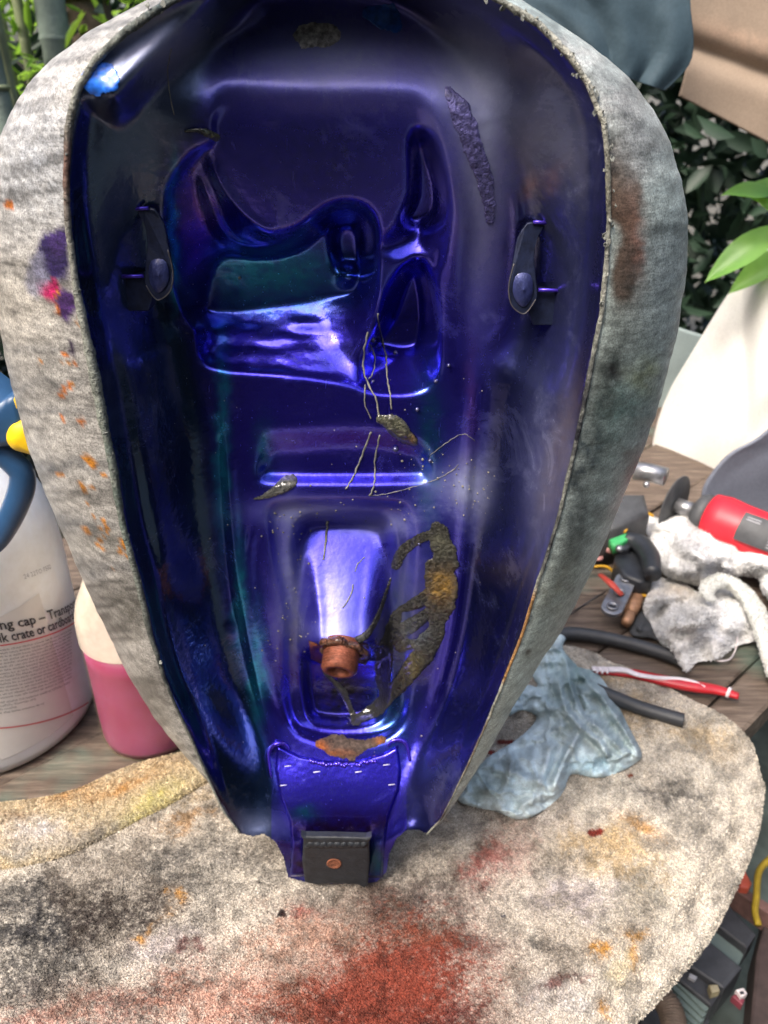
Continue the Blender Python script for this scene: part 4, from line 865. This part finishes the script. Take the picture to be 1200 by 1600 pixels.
# blue crumpled rag
blue = lin(200, 214, 217)
def bc_(X, Y): 
    c = blobs(X, Y, [(800,1100,50,50,lin(165,190,200),.4),(790,1230,60,40,lin(175,200,210),.4),(900,1050,50,50,lin(140,168,168),.7),(960,1130,40,60,lin(130,150,150),.7),(870,1100,30,60,lin(130,145,140),.5),(740,1220,40,40,lin(150,165,155),.7),(920,1200,50,20,lin(140,180,200),.6),(905,1080,20,30,lin(80,95,95),.6),(800,1195,14,10,lin(90,90,80),.6)], blue, 16, 33); return c * (.6 + .7 * fbm(X, Y, 10, 3, 3))[:, None]
crumple('shop_rag', [(856,1000),(868,985),(884,996),(880,1014),(905,1040),(935,1052),(965,1100),(985,1140),(1003,1178),(990,1195),(960,1210),(930,1216),(893,1210),(882,1235),(868,1252),(835,1275),(805,1280),(775,1268),(745,1262),(715,1250),(728,1222),(760,1185),(800,1160),(825,1140),(838,1120),(815,1110),(795,1118),(800,1085),(822,1070),(840,1072),(830,1050),(848,1020)],   .007, .021, bc_, M_CLOTH,
        'crumpled pale blue shop rag lying against the tank on the right', 'rag', 2.0,
        [([(880,1000),(890,1060),(905,1110),(920,1130)], 7, .5), ([(900,1045),(940,1090),(975,1140),(1000,1180)], 6, .6), ([(870,1060),(885,1110),(905,1140),(880,1190),(862,1240)], 7, .7), ([(920,1125),(960,1160),(985,1180)], 7, .4), ([(900,1130),(940,1165),(950,1185)], 6, .4), ([(830,1080),(870,1110),(880,1140)], 8, .4), ([(790,1130),(800,1190),(785,1240)], 6, .3), ([(893,1060),(905,1090),(915,1115)], 4, -.5), ([(860,1150),(855,1190),(840,1230)], 9, .35), ([(760,1200),(820,1215),(860,1235)], 8, .25)], 5, 38, 9)
# grey-white terry rags
tw = lin(240, 239, 236)
def tc_(X, Y):
    c = blobs(X, Y, [(1080,850,50,20,lin(150,150,155),.5),(1100,890,60,14,lin(140,140,145),.6),(1090,820,18,10,lin(110,100,90),.6),(1060,925,30,14,lin(205,190,170),.7),(1080,960,40,20,lin(170,168,165),.5),(1140,1000,60,20,lin(190,190,195),.5)], tw, 12, 9); return c * (.75 + .45 * fbm(X, Y, 7, 3, 3))[:, None]
crumple('terry_rag', [(994,812),(1010,803),(1035,812),(1070,800),(1100,815),(1125,838),(1160,850),(1200,860),(1260,880),(1260,960),(1200,935),(1185,905),(1160,900),(1125,900),(1100,915),(1080,912),(1052,905),(1035,893),(1020,860),(1010,832)], .012, .036, tc_, M_TERRY, 'grey-white terry rag heaped next to the red power tool', 'rag', 2.4, [([(1010,815),(1060,840),(1100,870),(1150,880)], 14, .4), ([(1100,830),(1150,860),(1240,890)], 12, .35), ([(1040,880),(1090,895)], 10, .3)], 8, 50, 12, .45)
crumple('terry_rag', [(1006,950),(1020,906),(1045,905),(1075,915),(1095,928),(1115,915),(1150,925),(1190,960),(1200,990),(1180,1002),(1150,1010),(1120,1030),(1090,1035),(1072,1050),(1064,1040),(1050,1025),(1030,1000),(1016,975)], .006, .028, tc_, M_TERRY, 'grey-white terry rag with a fraying brown corner, in front of the other rag', 'rag', 2.4, [([(1030,920),(1060,960),(1120,1000)], 14, .35), ([(1075,960),(1120,970),(1170,990)], 12, .3)], 15, 50, 12, .45)
rc = catmull([(1112,938),(1104,925),(1112,912),(1135,908),(1165,930),(1185,965),(1200,1010),(1215,1060)], 6)
tv = tube([PZ(x, y, .045 - .03 * k / len(rc)) for k, (x, y) in enumerate(rc)], [.004, .007, .010, .012, .013, .012, .011], 16, wob=.12, flat=.6)
tag(make_obj('rolled_rag', tv[0], tv[1], M_TERRY, None, True, np.full((len(tv[0]), 3), 1.0) * lin(215,215,208)), 'rolled whitish strip of terry cloth curling over the front rag', 'rag')
_rq = np.array([f_ for f_ in tv[1] if len(f_) == 4]); pile(bpy.data.objects['rolled_rag'], tv[0], _rq, np.full((len(tv[0]), 3), 1.0) * lin(215,215,208), 7000, .0014, .0005, M_PILE, 9)
# rubber hoses
M_RUB = simple('black_rubber', (.035, .037, .04), .5, 0, .25, 80, .15)
def hose(P, r_, z, label):
    c_ = catmull(P, 8); pts = [PZ(x, y, z) for x, y in c_]; v_, f_ = tube(pts, r_, 18, cap=True)
    o = make_obj('rubber_hose', v_, f_, M_RUB); tag(o, label, 'hose', 'cut rubber hoses')
    return o
hose([(862,992),(900,990),(950,998),(1000,1010),(1045,1024),(1068,1034)], .0068, .0075, 'longer piece of black rubber hose running under the terry rag')
hose([(930,1078),(960,1090),(1000,1106),(1040,1118),(1068,1126)], .0064, .013, 'shorter cut end of black rubber hose sticking out from the blue rag')
# toothbrush handle
M_TBR = simple('red_plastic', lin(175, 32, 40), .35, 0, .15, 60, .05, coat=.3); M_TBW = simple('white_grip', lin(215, 205, 205), .5, 0, .2, 90, .1)
tb_ = empty('toothbrush', 'red and white toothbrush handle lying across the boards', 'toothbrush', PZ(1040, 1065, .01))
c_ = catmull([(925,1048),(960,1050),(990,1053),(1030,1062),(1080,1072),(1120,1078),(1154,1088)], 8); P3 = [PZ(x, y, .011) for x, y in c_]
child('handle', tube(P3, [.0035, .0042, .0050, .0055, .0062, .0062, .0052, .0035], 16, flat=.75), M_TBR, tb_)
c2 = catmull([(925,1046),(950,1047),(975,1048),(1000,1056),(1030,1060),(1060,1062),(1085,1067),(1102,1074)], 6); child('white_inlay', tube([PZ(x, y - 1, .0148) for x, y in c2], [.003, .0034, .0036, .0030, .0024, .0026, .0022, .0008], 10, flat=.5), M_TBW, tb_)
for x_ in (934, 942, 950): child('grip_rib', tube([PZ(x_, 1044, .016), PZ(x_ - 1, 1052, .0155)], .0011, 8), M_TBW, tb_)
child('end_band', tube([PZ(1136, 1081, .0115), PZ(1141, 1083, .0115)], .0058, 14, flat=.8), M_TBW, tb_)
# power tool
pt = empty('power_tool', 'red cordless rotary tool with black collar beside the white cover', 'power tool', PZ(1150, 815, .0))
M_TOOL = simple('red_tool_shell', lin(200, 36, 50), .45, 0, .12, 40, .1); M_DGR = simple('dark_grey_rubber', (.05, .052, .055), .6, 0, .3, 80, .3); M_STEEL = simple('dull_steel', (.32, .32, .33), .35, .8, .3, 120, .2)
a_ = PZ(1092, 802, .045); b__ = PZ(1300, 880, .045); ax_ = (b__ - a_); Lt = np.linalg.norm(ax_); ax_ /= Lt
child('tool_body', lathe(a_, [(.024, .012), (.029, .014), (.031, .03), (.029, .05), (.028, .075), (.030, .12), (.032, .2), (.03, Lt)], 40, tuple(ax_)), M_TOOL, pt)
child('collar', lathe(a_, [(.014, -.006), (.022, -.002), (.026, .004), (.026, .0125), (.022, .013)], 36, tuple(ax_)), M_DGR, pt)
child('chuck', lathe(a_, [(.004, -.03), (.009, -.028), (.010, -.006)], 24, tuple(ax_)), M_STEEL, pt)
child('cutting_disc', lathe(a_ - ax_ * .031, [(.001, -.001), (.036, -.001), (.037, 0), (.036, .001), (.001, .0012)], 48, tuple(ax_)), M_DGR, pt)
# label plate on its flank: follows the barrel
side = np.cross(ax_, [0, 0, 1]); side /= np.linalg.norm(side); upv = np.cross(side, ax_); 
if side @ (CAM - a_) < 0: side = -side
lvv = []; ka = 12
for t in (.055, .16):
    for k in range(ka):
        an = R(5 + 62 * k / (ka - 1)); rr = .0325; lvv.append(a_ + ax_ * t + side * rr * cos(an) + upv * rr * sin(an))
child('rating_plate', (np.array(lvv), [(k, k + 1, ka + k + 1, ka + k) for k in range(ka - 1)]), M_DGR, pt)
for i in range(9):
    an = R(12 + 5.5 * i); rr = .0329; t0, t1 = (.06, .075) if i > 6 else (.09, .15)
    q0 = [a_ + ax_ * t + side * rr * cos(an + da) + upv * rr * sin(an + da) for t, da in ((t0, 0), (t1, 0), (t1, .03), (t0, .03))]
    child('plate_print', (np.array(q0), [(0, 1, 2, 3)]), M_GREY, pt, False)
# small parts heap
M_BRASS = simple('old_brass', lin(165, 125, 95), .5, .4, .4, 120, .3); M_WIREY = simple('yellow_wire', lin(200, 150, 30), .5, 0, .2, 60, .1); M_PLB = simple('black_plastic', (.022, .024, .028), .4, 0, .3, 80, .2); M_GRN = simple('green_connector', lin(70, 170, 100), .5, 0, .2, 60, .1)
mod = empty('ignition_module', 'black plastic electrical module with a green connector and bolt head, among the small parts', 'electrical part', PZ(985, 880, 0))
child('module_body', prism(PZ(np.array([965,985,1010,1022,1020,1000,975,960]), np.array([850,842,850,880,905,908,898,872]), .035)[::1], (0, 0, -.03), .004), M_PLB, mod)
cc_ = catmull([(978,842),(1000,850),(1015,870),(1020,898)], 6); child('module_arch', tube([PZ(x, y, .045) for x, y in cc_], [.008, .011, .011, .009], 14), M_PLB, mod)
child('connector', prism(PZ(np.array([952,980,983,960]), np.array([842,832,842,852]), .05), (0, 0, -.012), .002), M_GRN, mod)
child('boss', lathe(PZ(967, 862, .030), [(.010, 0), (.011, .004), (.011, .014), (.009, .016)], 24, (0, -.3, 1)), M_PLB, mod); child('bolt_head', lathe(PZ(968, 858, .048), [(.0045, 0), (.0045, .002), (.002, .004)], 12, (0, -.4, 1)), M_STEEL, mod)
br = empty('steel_link', 'steel link plate with two holes and a red clip across it, by the small parts', 'metal bracket', PZ(968, 930, 0))
e0, e1 = PZ(978, 905, .028), PZ(957, 948, .022); dd = (e1 - e0) / np.linalg.norm(e1 - e0); nn_ = np.cross(dd, [0, 0, 1.0]); nn_ /= np.linalg.norm(nn_)
pts = [e0 + nn_ * .011 * cos(a) - dd * .011 * sin(a) for a in np.linspace(0, pi, 14)] + [e1 - nn_ * .011 * cos(a) + dd * .011 * sin(a) for a in np.linspace(0, pi, 14)]
if np.cross(pts[1] - pts[0], pts[2] - pts[1])[2] < 0: pts = pts[::-1]
child('link_plate', prism(pts, (0, 0, -.004), .001), M_STEEL, br, False)
for e_ in (e0, e1, (e0 + e1) / 2):
    child('eyelet', lathe(e_ + np.array([0, 0, .0002]), [(.0062, 0), (.0062, .0014), (.0044, .0018), (.0038, .0004)], 24, (0, 0, 1), False, False), M_STEEL, br); child('hole', lathe(e_ + np.array([0, 0, .0004]), [(.0040, 0), (.0001, .0001)], 16, (0, 0, 1), True, False), M_PLB, br)
child('red_clip', tube([PZ(938, 898, .03), PZ(955, 912, .034), PZ(972, 930, .03)], [.003, .0042, .003], 8, flat=.6), simple('red_clip', lin(190, 70, 55), .5), br)
fit = empty('brass_fitting', 'small brass fitting next to the link plate', 'fitting', PZ(985, 950, 0))
for (xa, ya, xb, yb, r_) in ((1000, 918, 985, 958, .008), (985, 958, 978, 975, .006)):
    p0_, p1_ = PZ(xa, ya, .012), PZ(xb, yb, .010); child('barrel', tube([p0_, p0_ * .7 + p1_ * .3, p0_ * .3 + p1_ * .7, p1_], [r_ * .8, r_, r_, r_ * .8], 8), M_BRASS, fit)
pk = empty('copper_terminal', 'pinkish copper terminal pointing at the tank edge', 'fitting', PZ(935, 860, 0))
child('terminal_tube', tube([PZ(932, 852, .02), PZ(945, 857, .02), PZ(962, 862, .022)], [.0035, .0045, .004], 12), simple('pinkish_copper', lin(190, 140, 135), .5, .3), pk); child('terminal_ring', lathe(PZ(934, 873, .012), [(.006, 0), (.006, .003), (.003, .003)], 14), bpy.data.materials['pinkish_copper'], pk)
kn = crumple('wire_brush', [(1000,955),(1012,960),(1020,975),(1030,1000),(1015,998),(990,995),(984,985),(990,970)], .003, .018, lambda X, Y: np.ones((len(X), 3)) * lin(70, 72, 74), M_TERRY, 'small dark bristly brush tucked under the front rag', 'brush', 2.4, (), 5, 20)
def wire(P, r_, mat, label, z=.01, name='wire', cat='wire'):
    c_ = catmull(P, 8); zz = np.linspace(z, z, len(c_)) + .004 * np.sin(np.linspace(0, 9, len(c_))); v_, f_ = tube([PZ(x, y, k) for (x, y), k in zip(c_, zz)], r_, 8); o = make_obj(name, v_, f_, mat); return tag(o, label, cat)
wire([(915,887),(945,885),(960,895),(975,910),(990,925),(1012,932)], .0017, M_WIREY, 'yellow wire running beneath the link plate', .012)
wire([(912,885),(925,865),(935,855)], .0017, M_WIREY, 'short yellow wire end touching the tank edge', .02)
wire([(975,832),(990,812),(1004,800),(1020,806)], .0018, M_WIREY, 'yellow wire arching behind the green connector', .04)
wire([(880,968),(905,950),(945,925)], .0009, M_PLB, 'thin black wire lying on the boards', .003)
wire([(1120,1033),(1140,1030),(1150,1012),(1152,990)], .0008, M_TBW, 'loose white thread hanging from the front rag', .006, 'thread', 'thread')

# ================================================================== BEHIND THE BENCH
def drape(name, L, Rg, Yf, colr, mat, label, cat, folds, n_r=110, n_c=120, seed=2, famp=.02, thick_=0):
    """cloth hanging between a left edge and a right edge (pixel polylines, same count), real folds in depth"""
    Lp = resample(catmull(L, 6), n_r, False); Rp = resample(catmull(Rg, 6), n_r, False); rows = []
    tt_ = np.linspace(0, 1, n_c)
    for i in range(n_r):
        p = Lp[i][None] * (1 - tt_[:, None]) + Rp[i][None] * tt_[:, None]; s_ = i / n_r
        yv = Yf(tt_, s_, p) + famp * (fbm(tt_ * folds * 10 + s_ * 4, np.full(n_c, s_ * 10), 8, 3, seed) - .5) * 2 + .3 * famp * (fbm(tt_ * 40, np.full(n_c, s_ * 26), 9, 3, seed + 4) - .5)
        rows.append(PY(p[:, 0], p[:, 1], yv))
    W = np.array(rows); m_, n_ = W.shape[:2]; idx = np.arange(m_ * n_).reshape(m_, n_); q = np.stack([idx[:-1, :-1], idx[1:, :-1], idx[1:, 1:], idx[:-1, 1:]], -1).reshape(-1, 4)
    x_, y_ = unproj(W); c = colr(x_.ravel(), y_.ravel()); o = make_obj(name, W.reshape(-1, 3), q, mat, None, True, c)
    md = o.modifiers.new('thickness', 'SOLIDIFY'); md.thickness = .003; md.offset = 1
    return tag(o, label, cat)
M_CAN = vcol('canvas', .85, 500, .15, 900, .3, .0006, trans=.15); M_JKT = vcol('grey_nylon', .6, 300, .15, 200, .3, .0008)
drape('white_cover', [(1230,350),(1196,385),(1160,430),(1120,490),(1085,545),(1050,605),(1030,655),(1020,705),(1022,755),(1038,790),(1060,806)], [(1330,340),(1400,385),(1440,430),(1480,490),(1500,545),(1520,605),(1520,655),(1520,705),(1500,755),(1460,795),(1400,830)],
      lambda t, s_, p: .74 - .16 * np.sin(np.clip(t, 0, 1) * pi * .9) * (.5 + .5 * s_) + .012 * np.exp(-((p[:, 0] - 1165) / 16) ** 2) * (1 - sm(.5, .8, s_)), lambda x, y: blobs(x, y, [], lin(222, 219, 212), 2, 2), M_CAN, 'white cotton cover draped over something behind the bench', 'cover', 2.2, famp=.045)
drape('grey_panel', [(1040,505),(1025,560),(1000,620),(980,700)], [(1150,540),(1120,580),(1090,640),(1060,700)], lambda t, s_, p: .90 + .02 * t, lambda x, y: blobs(x, y, [], lin(175, 190, 188), 2, 2), M_CAN, 'pale grey sheet glimpsed between the tank and the white cover', 'sheet', 1, 40, 30, famp=.004)
drape('dark_jacket', [(640,-140),(680,-60),(735,-5),(800,30),(880,90)], [(1085,-160),(1080,-80),(1078,0),(1080,90),(1040,142)], lambda t, s_, p: .52 + .02 * np.sin(t * 2.5) + .004 * np.sin(t * 25 + s_ * 2) * s_ ** 2, lambda x, y: blobs(x, y, [(850,60,80,60,lin(78,92,98),.5)], lin(58, 76, 86), 4, 2), M_JKT, 'dark grey nylon garment hanging behind the tank, top right', 'garment', 2, famp=.010)  # lens haze put into the bluish grey colour
drape('tan_canvas', [(1082,-160),(1078,-60),(1076,20),(1072,100),(1060,150)], [(1420,-160),(1420,-40),(1420,80),(1420,220),(1420,338)], lambda t, s_, p: .60 + .012 * np.exp(-((p[:, 1] - 75 - (p[:, 0] - 1080) * .35) / 22) ** 2), lambda x, y: blobs(x, y, [(1150,60,90,16,lin(198,168,145),.7,18)], lin(160, 142, 124), 4, 2), M_CAN, 'tan canvas cloth with a frayed hem, top right corner', 'cloth', 1.2, famp=.008)  # lighter slanted patch paints in a highlight along the fold
drape('cover_shadow_sheet', [(1290,640),(1215,662),(1180,686),(1140,708),(1112,738),(1096,770),(1100,810)], [(1420,640),(1420,670),(1420,690),(1420,710),(1420,740),(1420,780),(1420,830)], lambda t, s_, p: .50 + .03 * t, lambda x, y: blobs(x, y, [], lin(105, 110, 122), 2, 2), M_JKT, 'slate grey sheet put in for the shadow on the foot of the white cover', 'cover', 2, 50, 60, famp=.006)  # added sheet in the shape of the shadow on the cover
# box and dark case behind, on the bench
bx_ = empty('black_case', 'black plastic case with a steel band behind the small parts', 'case', PZ(970, 790, 0))
child('case_body', prism([PZ(930, 770, .07), PZ(1008, 770, .07), PZ(1016, 800, .06), PZ(940, 830, .05)][::-1], (0, 0.0, -.06), .006), M_DGR, bx_)
child('steel_band', tube([PZ(990, 735, .09), PZ(1015, 738, .09), PZ(1040, 745, .09)], .011, 14), M_STEEL, bx_)
for y_ in (744, 757): child('rivet', lathe(PZ(1010, y_, .085), [(.004, 0), (.003, .003), (.0005, .004)], 12, (0, -1, .5)), M_STEEL, bx_)

# ================================================================== BELOW THE BENCH, LOWER RIGHT
ZL = -.30
fl = prism([(.15, -.75, ZL - .14), (1.3, -.75, ZL - .14), (1.3, .6, ZL - .14), (.15, .6, ZL - .14)], (0, 0, -.05)); tag(make_obj('concrete_slab', fl[0], fl[1], simple('green_concrete', (.075, .095, .085), .9, 0, .4, 20, .5, .004), smooth=False), 'mossy concrete slab below the bench', kind='structure')
def qprism(pts, z, down, mat, parent, name, bev=.003):
    P = [PZ(x, y, z) for x, y in pts]; 
    if np.cross(P[1] - P[0], P[2] - P[1])[2] < 0: P = P[::-1]
    return child(name, prism(P, (0, 0, -down), bev), mat, parent, False)
M_BAT = simple('dusty_black_case', (.04, .042, .048), .6, 0, .35, 60, .3); M_SAGE = simple('sage_case', (.12, .16, .15), .6, 0, .2, 30, .2)
b1 = empty('battery', 'thin dark grey battery lying uppermost by the red scrap, below the bench', 'battery', PZ(1140, 1440, ZL), 'batteries stacked below the bench')
qprism([(1085,1395),(1130,1402),(1182,1460),(1168,1482),(1098,1428)], ZL, .03, M_BAT, b1, 'case_top'); qprism([(1078,1420),(1100,1428),(1165,1486),(1145,1528),(1070,1480)], ZL - .012, .05, M_SAGE, b1, 'case_side')
b2 = empty('battery', 'broad grey-topped battery with a brass terminal, in the middle of the stack below the bench', 'battery', PZ(1100, 1510, ZL), 'batteries stacked below the bench')
qprism([(1050,1440),(1085,1450),(1160,1512),(1132,1545),(1046,1490)], ZL + .005, .05, M_BAT, b2, 'case_top'); qprism([(1046,1488),(1130,1548),(1112,1572),(1036,1510)], ZL - .004, .05, M_BAT, b2, 'case_ledge')
qprism([(1108,1538),(1122,1538),(1125,1548),(1112,1552)], ZL + .010, .01, simple('brass_terminal', (.6, .5, .3), .4, .6), b2, 'terminal', .001); qprism([(1078,1520),(1090,1526),(1086,1532),(1076,1526)], ZL + .002, .004, M_GREY, b2, 'terminal_cap', .0005)
b3 = empty('battery', 'ribbed dark green battery at the bottom of the stack below the bench', 'battery', PZ(1060, 1560, ZL), 'batteries stacked below the bench')
for k in range(5):
    o_ = k * 9; qprism([(1032 - o_ * .6,1512 + o_),(1038 - o_ * .6,1510 + o_),(1108 - o_ * .4,1575 + o_),(1102 - o_ * .4,1580 + o_)], ZL - .01 - .004 * k, .05, M_SAGE, b3, 'rib', .001)
qprism([(1000,1530),(1036,1508),(1112,1574),(1100,1640),(1000,1640)], ZL - .035, .06, M_BAT, b3, 'case_top')
ry = empty('iron_rail', 'rusty brown iron rail crossing below the bench', 'rail', PZ(1160, 1400, ZL)); qprism([(1130,1378),(1140,1372),(1230,1430),(1222,1444)], ZL + .02, .03, simple('rusty_iron', lin(110, 82, 76), .85, .1, .4, 60, .5), ry, 'rail_bar'); qprism([(1182,1490),(1200,1420),(1260,1420),(1260,1640),(1170,1640)], ZL + .0, .04, simple('dark_iron', lin(62, 50, 48), .85, .1, .4, 60, .5), ry, 'rail_post')
rs = empty('red_scrap', 'short block of faded red plastic under the towel edge', 'plastic scrap', PZ(1160, 1370, ZL)); qprism([(1143,1352),(1156,1345),(1175,1380),(1170,1388),(1158,1386)], ZL + .03, .02, simple('faded_red', lin(180, 82, 62), .5), rs, 'scrap_body', .002)
qprism([(1134,1358),(1142,1356),(1156,1386),(1150,1388)], ZL + .025, .02, M_TBW, rs, 'white_edge', .001)
tm = empty('battery_terminal', 'loose pale square terminal with a dark hole, at the lower right', 'terminal', PZ(1160, 1552, ZL)); qprism([(1150,1546),(1162,1543),(1168,1552),(1158,1558)], ZL + .015, .008, M_TBW, tm, 'terminal_block', .001); qprism([(1156,1549),(1161,1548),(1163,1552),(1158,1553)], ZL + .0165, .002, M_PLB, tm, 'hole', .0003); qprism([(1144,1556),(1150,1552),(1164,1562),(1160,1570)], ZL + .01, .01, simple('maroon_plastic', lin(120, 50, 62), .5), tm, 'red_base', .001)
c_ = catmull([(1205,1340),(1186,1362),(1182,1400),(1180,1425),(1185,1445)], 8); v_, f_ = tube([PZ(x, y, ZL + .04) for x, y in c_], .0035, 10); tag(make_obj('wire', v_, f_, simple('olive_wire', lin(160, 135, 40), .5)), 'olive yellow wire dangling over the brown iron rail', 'wire')
c_ = catmull([(1000,1548),(1030,1556),(1048,1580),(1055,1620)], 10); pts = [PZ(x, y, ZL + .01) for x, y in c_]; pts = resample(np.array(pts), 120, False); v_, f_ = tube(pts, .011 + .0016 * np.sign(np.sin(np.linspace(0, 2 * pi * 20, 120))), 14); tag(make_obj('corrugated_hose', v_, f_, simple('brown_hose', lin(105, 90, 78), .7)), 'brown corrugated hose curling at the bottom edge', 'hose')
mr = empty('red_tray', 'faded red tray under the corrugated hose', 'tray', PZ(1020, 1590, ZL - .1)); qprism([(960,1570),(1040,1570),(1100,1640),(940,1640)], ZL - .08, .02, simple('dull_red', lin(130, 70, 72), .6), mr, 'tray_top')

# ================================================================== GARDEN
def leaf_mesh(c, d, nrm, L, W, n_=8, curl=.15, fold=.2):
    """one broad leaf with a folded midrib"""
    d = d / np.linalg.norm(d); s_ = np.cross(nrm, d); s_ /= np.linalg.norm(s_); nn = np.cross(d, s_); vs = []
    for i in range(n_ + 1):
        t = i / n_; w = W * (sin(pi * min(t * .98 + .02, 1)) ** .8) * (1 - .25 * t); bend = -curl * L * t * t
        for k in (-1, -.5, 0, .5, 1): vs.append(c + d * L * t + s_ * w * k + nn * (bend + fold * w * abs(k) + .07 * W * sin(6 * t + 2 * k)))
    fs = [(i * 5 + k, i * 5 + k + 1, i * 5 + 6 + k, i * 5 + 5 + k) for i in range(n_) for k in range(4)]; return np.array(vs), fs
M_LEAF, n, b = new_mat('sunlit_leaf'); f = ramp(n, noise(n, 25, 4), [(.3, (.10, .30, .06)), (.7, (.22, .46, .10))]); n.links.new(f, b.inputs['Base Color']); b.inputs['Roughness'].default_value = .35
tr = N(n, 'ShaderNodeBsdfTranslucent'); tr.inputs[0].default_value = (.40, .70, .10, 1); mx = N(n, 'ShaderNodeMixShader'); mx.inputs[0].default_value = .5; n.links.new(b.outputs[0], mx.inputs[1]); n.links.new(tr.outputs[0], mx.inputs[2]); n.links.new(mx.outputs[0], n.nodes['Material Output'].inputs[0])
sh = empty('leafy_plant', 'bright green broad-leaved plant behind the white cover', 'plant', PY(1230, 430, .95))
for (a, b2_, Y0, W) in (((1215,300),(1136,292),.66,.016),((1240,360),(1190,300),.66,.018),((1225,350),(1102,430),.68,.022),((1240,385),(1140,450),.72,.02),((1260,300),(1180,276),.70,.015)):
    p, q_ = PY(*a, Y0), PY(*b2_, Y0 - .02); v_, f_ = leaf_mesh(p, q_ - p, np.array([0, -.5, .85]), np.linalg.norm(q_ - p), W, 10); child('leaf', (v_, f_), M_LEAF, sh)
child('stem', tube([PY(1240, 380, .72), PY(1260, 460, .74), PY(1290, 640, .8)], .004, 8), simple('plant_stem', (.12, .2, .06), .6), sh)
# leafy hedge all round the yard, one mass
def leaves(nl, fpos, size, mat, name, label, seed, asp=.5):
    rs_ = np.random.RandomState(seed); c = fpos(rs_, nl); d = rs_.normal(size=(nl, 3)); d /= np.linalg.norm(d, axis=1)[:, None]; e = np.cross(d, rs_.normal(size=(nl, 3))); e /= np.linalg.norm(e, axis=1)[:, None]
    L = size * rs_.uniform(.5, 1.4, nl)[:, None]; k = np.cross(d, e) * L * .12
    v = np.stack([c - d * L * .5, c - d * L * .2 + e * L * asp * .42 + k, c + d * L * .12 + e * L * asp * .45 + k, c + d * L * .55, c + d * L * .12 - e * L * asp * .45 + k, c - d * L * .2 - e * L * asp * .42 + k], 1).reshape(-1, 3)
    q = (np.arange(nl)[:, None, None] * 6 + np.array([[0, 1, 2, 3], [0, 3, 4, 5]])[None]).reshape(-1, 4)
    return tag(make_obj(name, v, q, mat, smooth=False), label, kind='stuff')
def foliage_mat(name, c1, c2, tr_=.25):
    m, n, b = new_mat(name); f = ramp(n, noise(n, 3, 4, .7), [(.3, c1), (.7, c2)]); n.links.new(f, b.inputs['Base Color']); b.inputs['Roughness'].default_value = .55
    t_ = N(n, 'ShaderNodeBsdfTranslucent'); n.links.new(f, t_.inputs[0]); mx = N(n, 'ShaderNodeMixShader'); mx.inputs[0].default_value = tr_; n.links.new(b.outputs[0], mx.inputs[1]); n.links.new(t_.outputs[0], mx.inputs[2]); n.links.new(mx.outputs[0], n.nodes['Material Output'].inputs[0]); return m
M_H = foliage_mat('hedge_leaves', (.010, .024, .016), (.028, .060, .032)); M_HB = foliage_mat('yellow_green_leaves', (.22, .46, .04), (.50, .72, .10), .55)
def ringpos(rs_, n_):
    a = rs_.uniform(0, 2 * pi, n_); gapc = math.atan2(1, -.52); r_ = rs_.uniform(2.3, 3.4, n_); z_ = rs_.uniform(-.8, 1.9, n_) + .25 * np.sin(a * 7) + .15 * np.sin(a * 17)
    keep = ~((np.abs(a - gapc) < .13) & (z_ > .2)); a = np.where(keep, a, a + 1.2); return np.stack([r_ * np.cos(a), r_ * np.sin(a), z_], 1)
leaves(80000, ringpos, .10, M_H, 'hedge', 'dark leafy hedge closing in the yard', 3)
def gappos(rs_, n_):
    px = rs_.uniform(-60, 440, n_); py = rs_.uniform(-120, 240, n_); Y_ = rs_.uniform(1.3, 2.3, n_); return PY(px, py, Y_)
leaves(900, gappos, .06, M_HB, 'bamboo_foliage', 'yellow-green bamboo leaves coloured as sunlit at top left', 5, .22)  # sunlight put into the brighter leaf colour
leaves(420, gappos, .07, M_H, 'bamboo_foliage', 'green bamboo leaves coloured as shaded at top left', 6, .3)  # shade put in by giving these the dark hedge colour
M_BAM = simple('bamboo_cane', lin(120, 128, 96), .5, 0, .3, 12, .2); M_BAM2 = simple('grey_trunk', lin(105, 118, 108), .8, 0, .35, 14, .6, .004)
for (x, Y0, r_, mt, lb_) in ((8, 1.2, .022, M_BAM2, 'thick grey-green bamboo cane at the far left edge'), (30, 1.25, .010, M_BAM, 'thin tan bamboo cane beside the far left one'), (64, 1.4, .010, M_BAM, 'slender olive bamboo cane crossing the bright gap'), (110, 1.35, .028, M_BAM2, 'stout grey bamboo cane with pale rings right of the bright gap'), (165, 1.6, .05, simple('brown_trunk', lin(92, 78, 66), .9, 0, .4, 14, .6, .004), 'dark brown trunk just behind the tank shoulder'), (36, 1.8, .010, M_BAM, 'slim olive bamboo cane inside the bright gap')):
    cane = empty('bamboo_cane', lb_, 'bamboo', PY(x, 200, Y0), 'bamboo canes at top left'); p = PY(x, 200, Y0); prof = []; h = -1.3
    while h < 1.6: prof += [(r_, h), (r_ * .97, h + .11), (r_ * 1.0, h + .172), (r_ * 1.10, h + .176), (r_ * 1.0, h + .180)]; h += .182
    child('stalk', lathe(p, prof, 20, (random.gauss(0, .02), .02, 1)), mt, cane)
    if r_ > .02:
        for k in range(3): child('node_ring', lathe(p + np.array([0, 0, .06 + .18 * k]), [(r_ * 1.04, 0), (r_ * 1.12, .004), (r_ * 1.04, .008)], 20), M_BAM, cane)
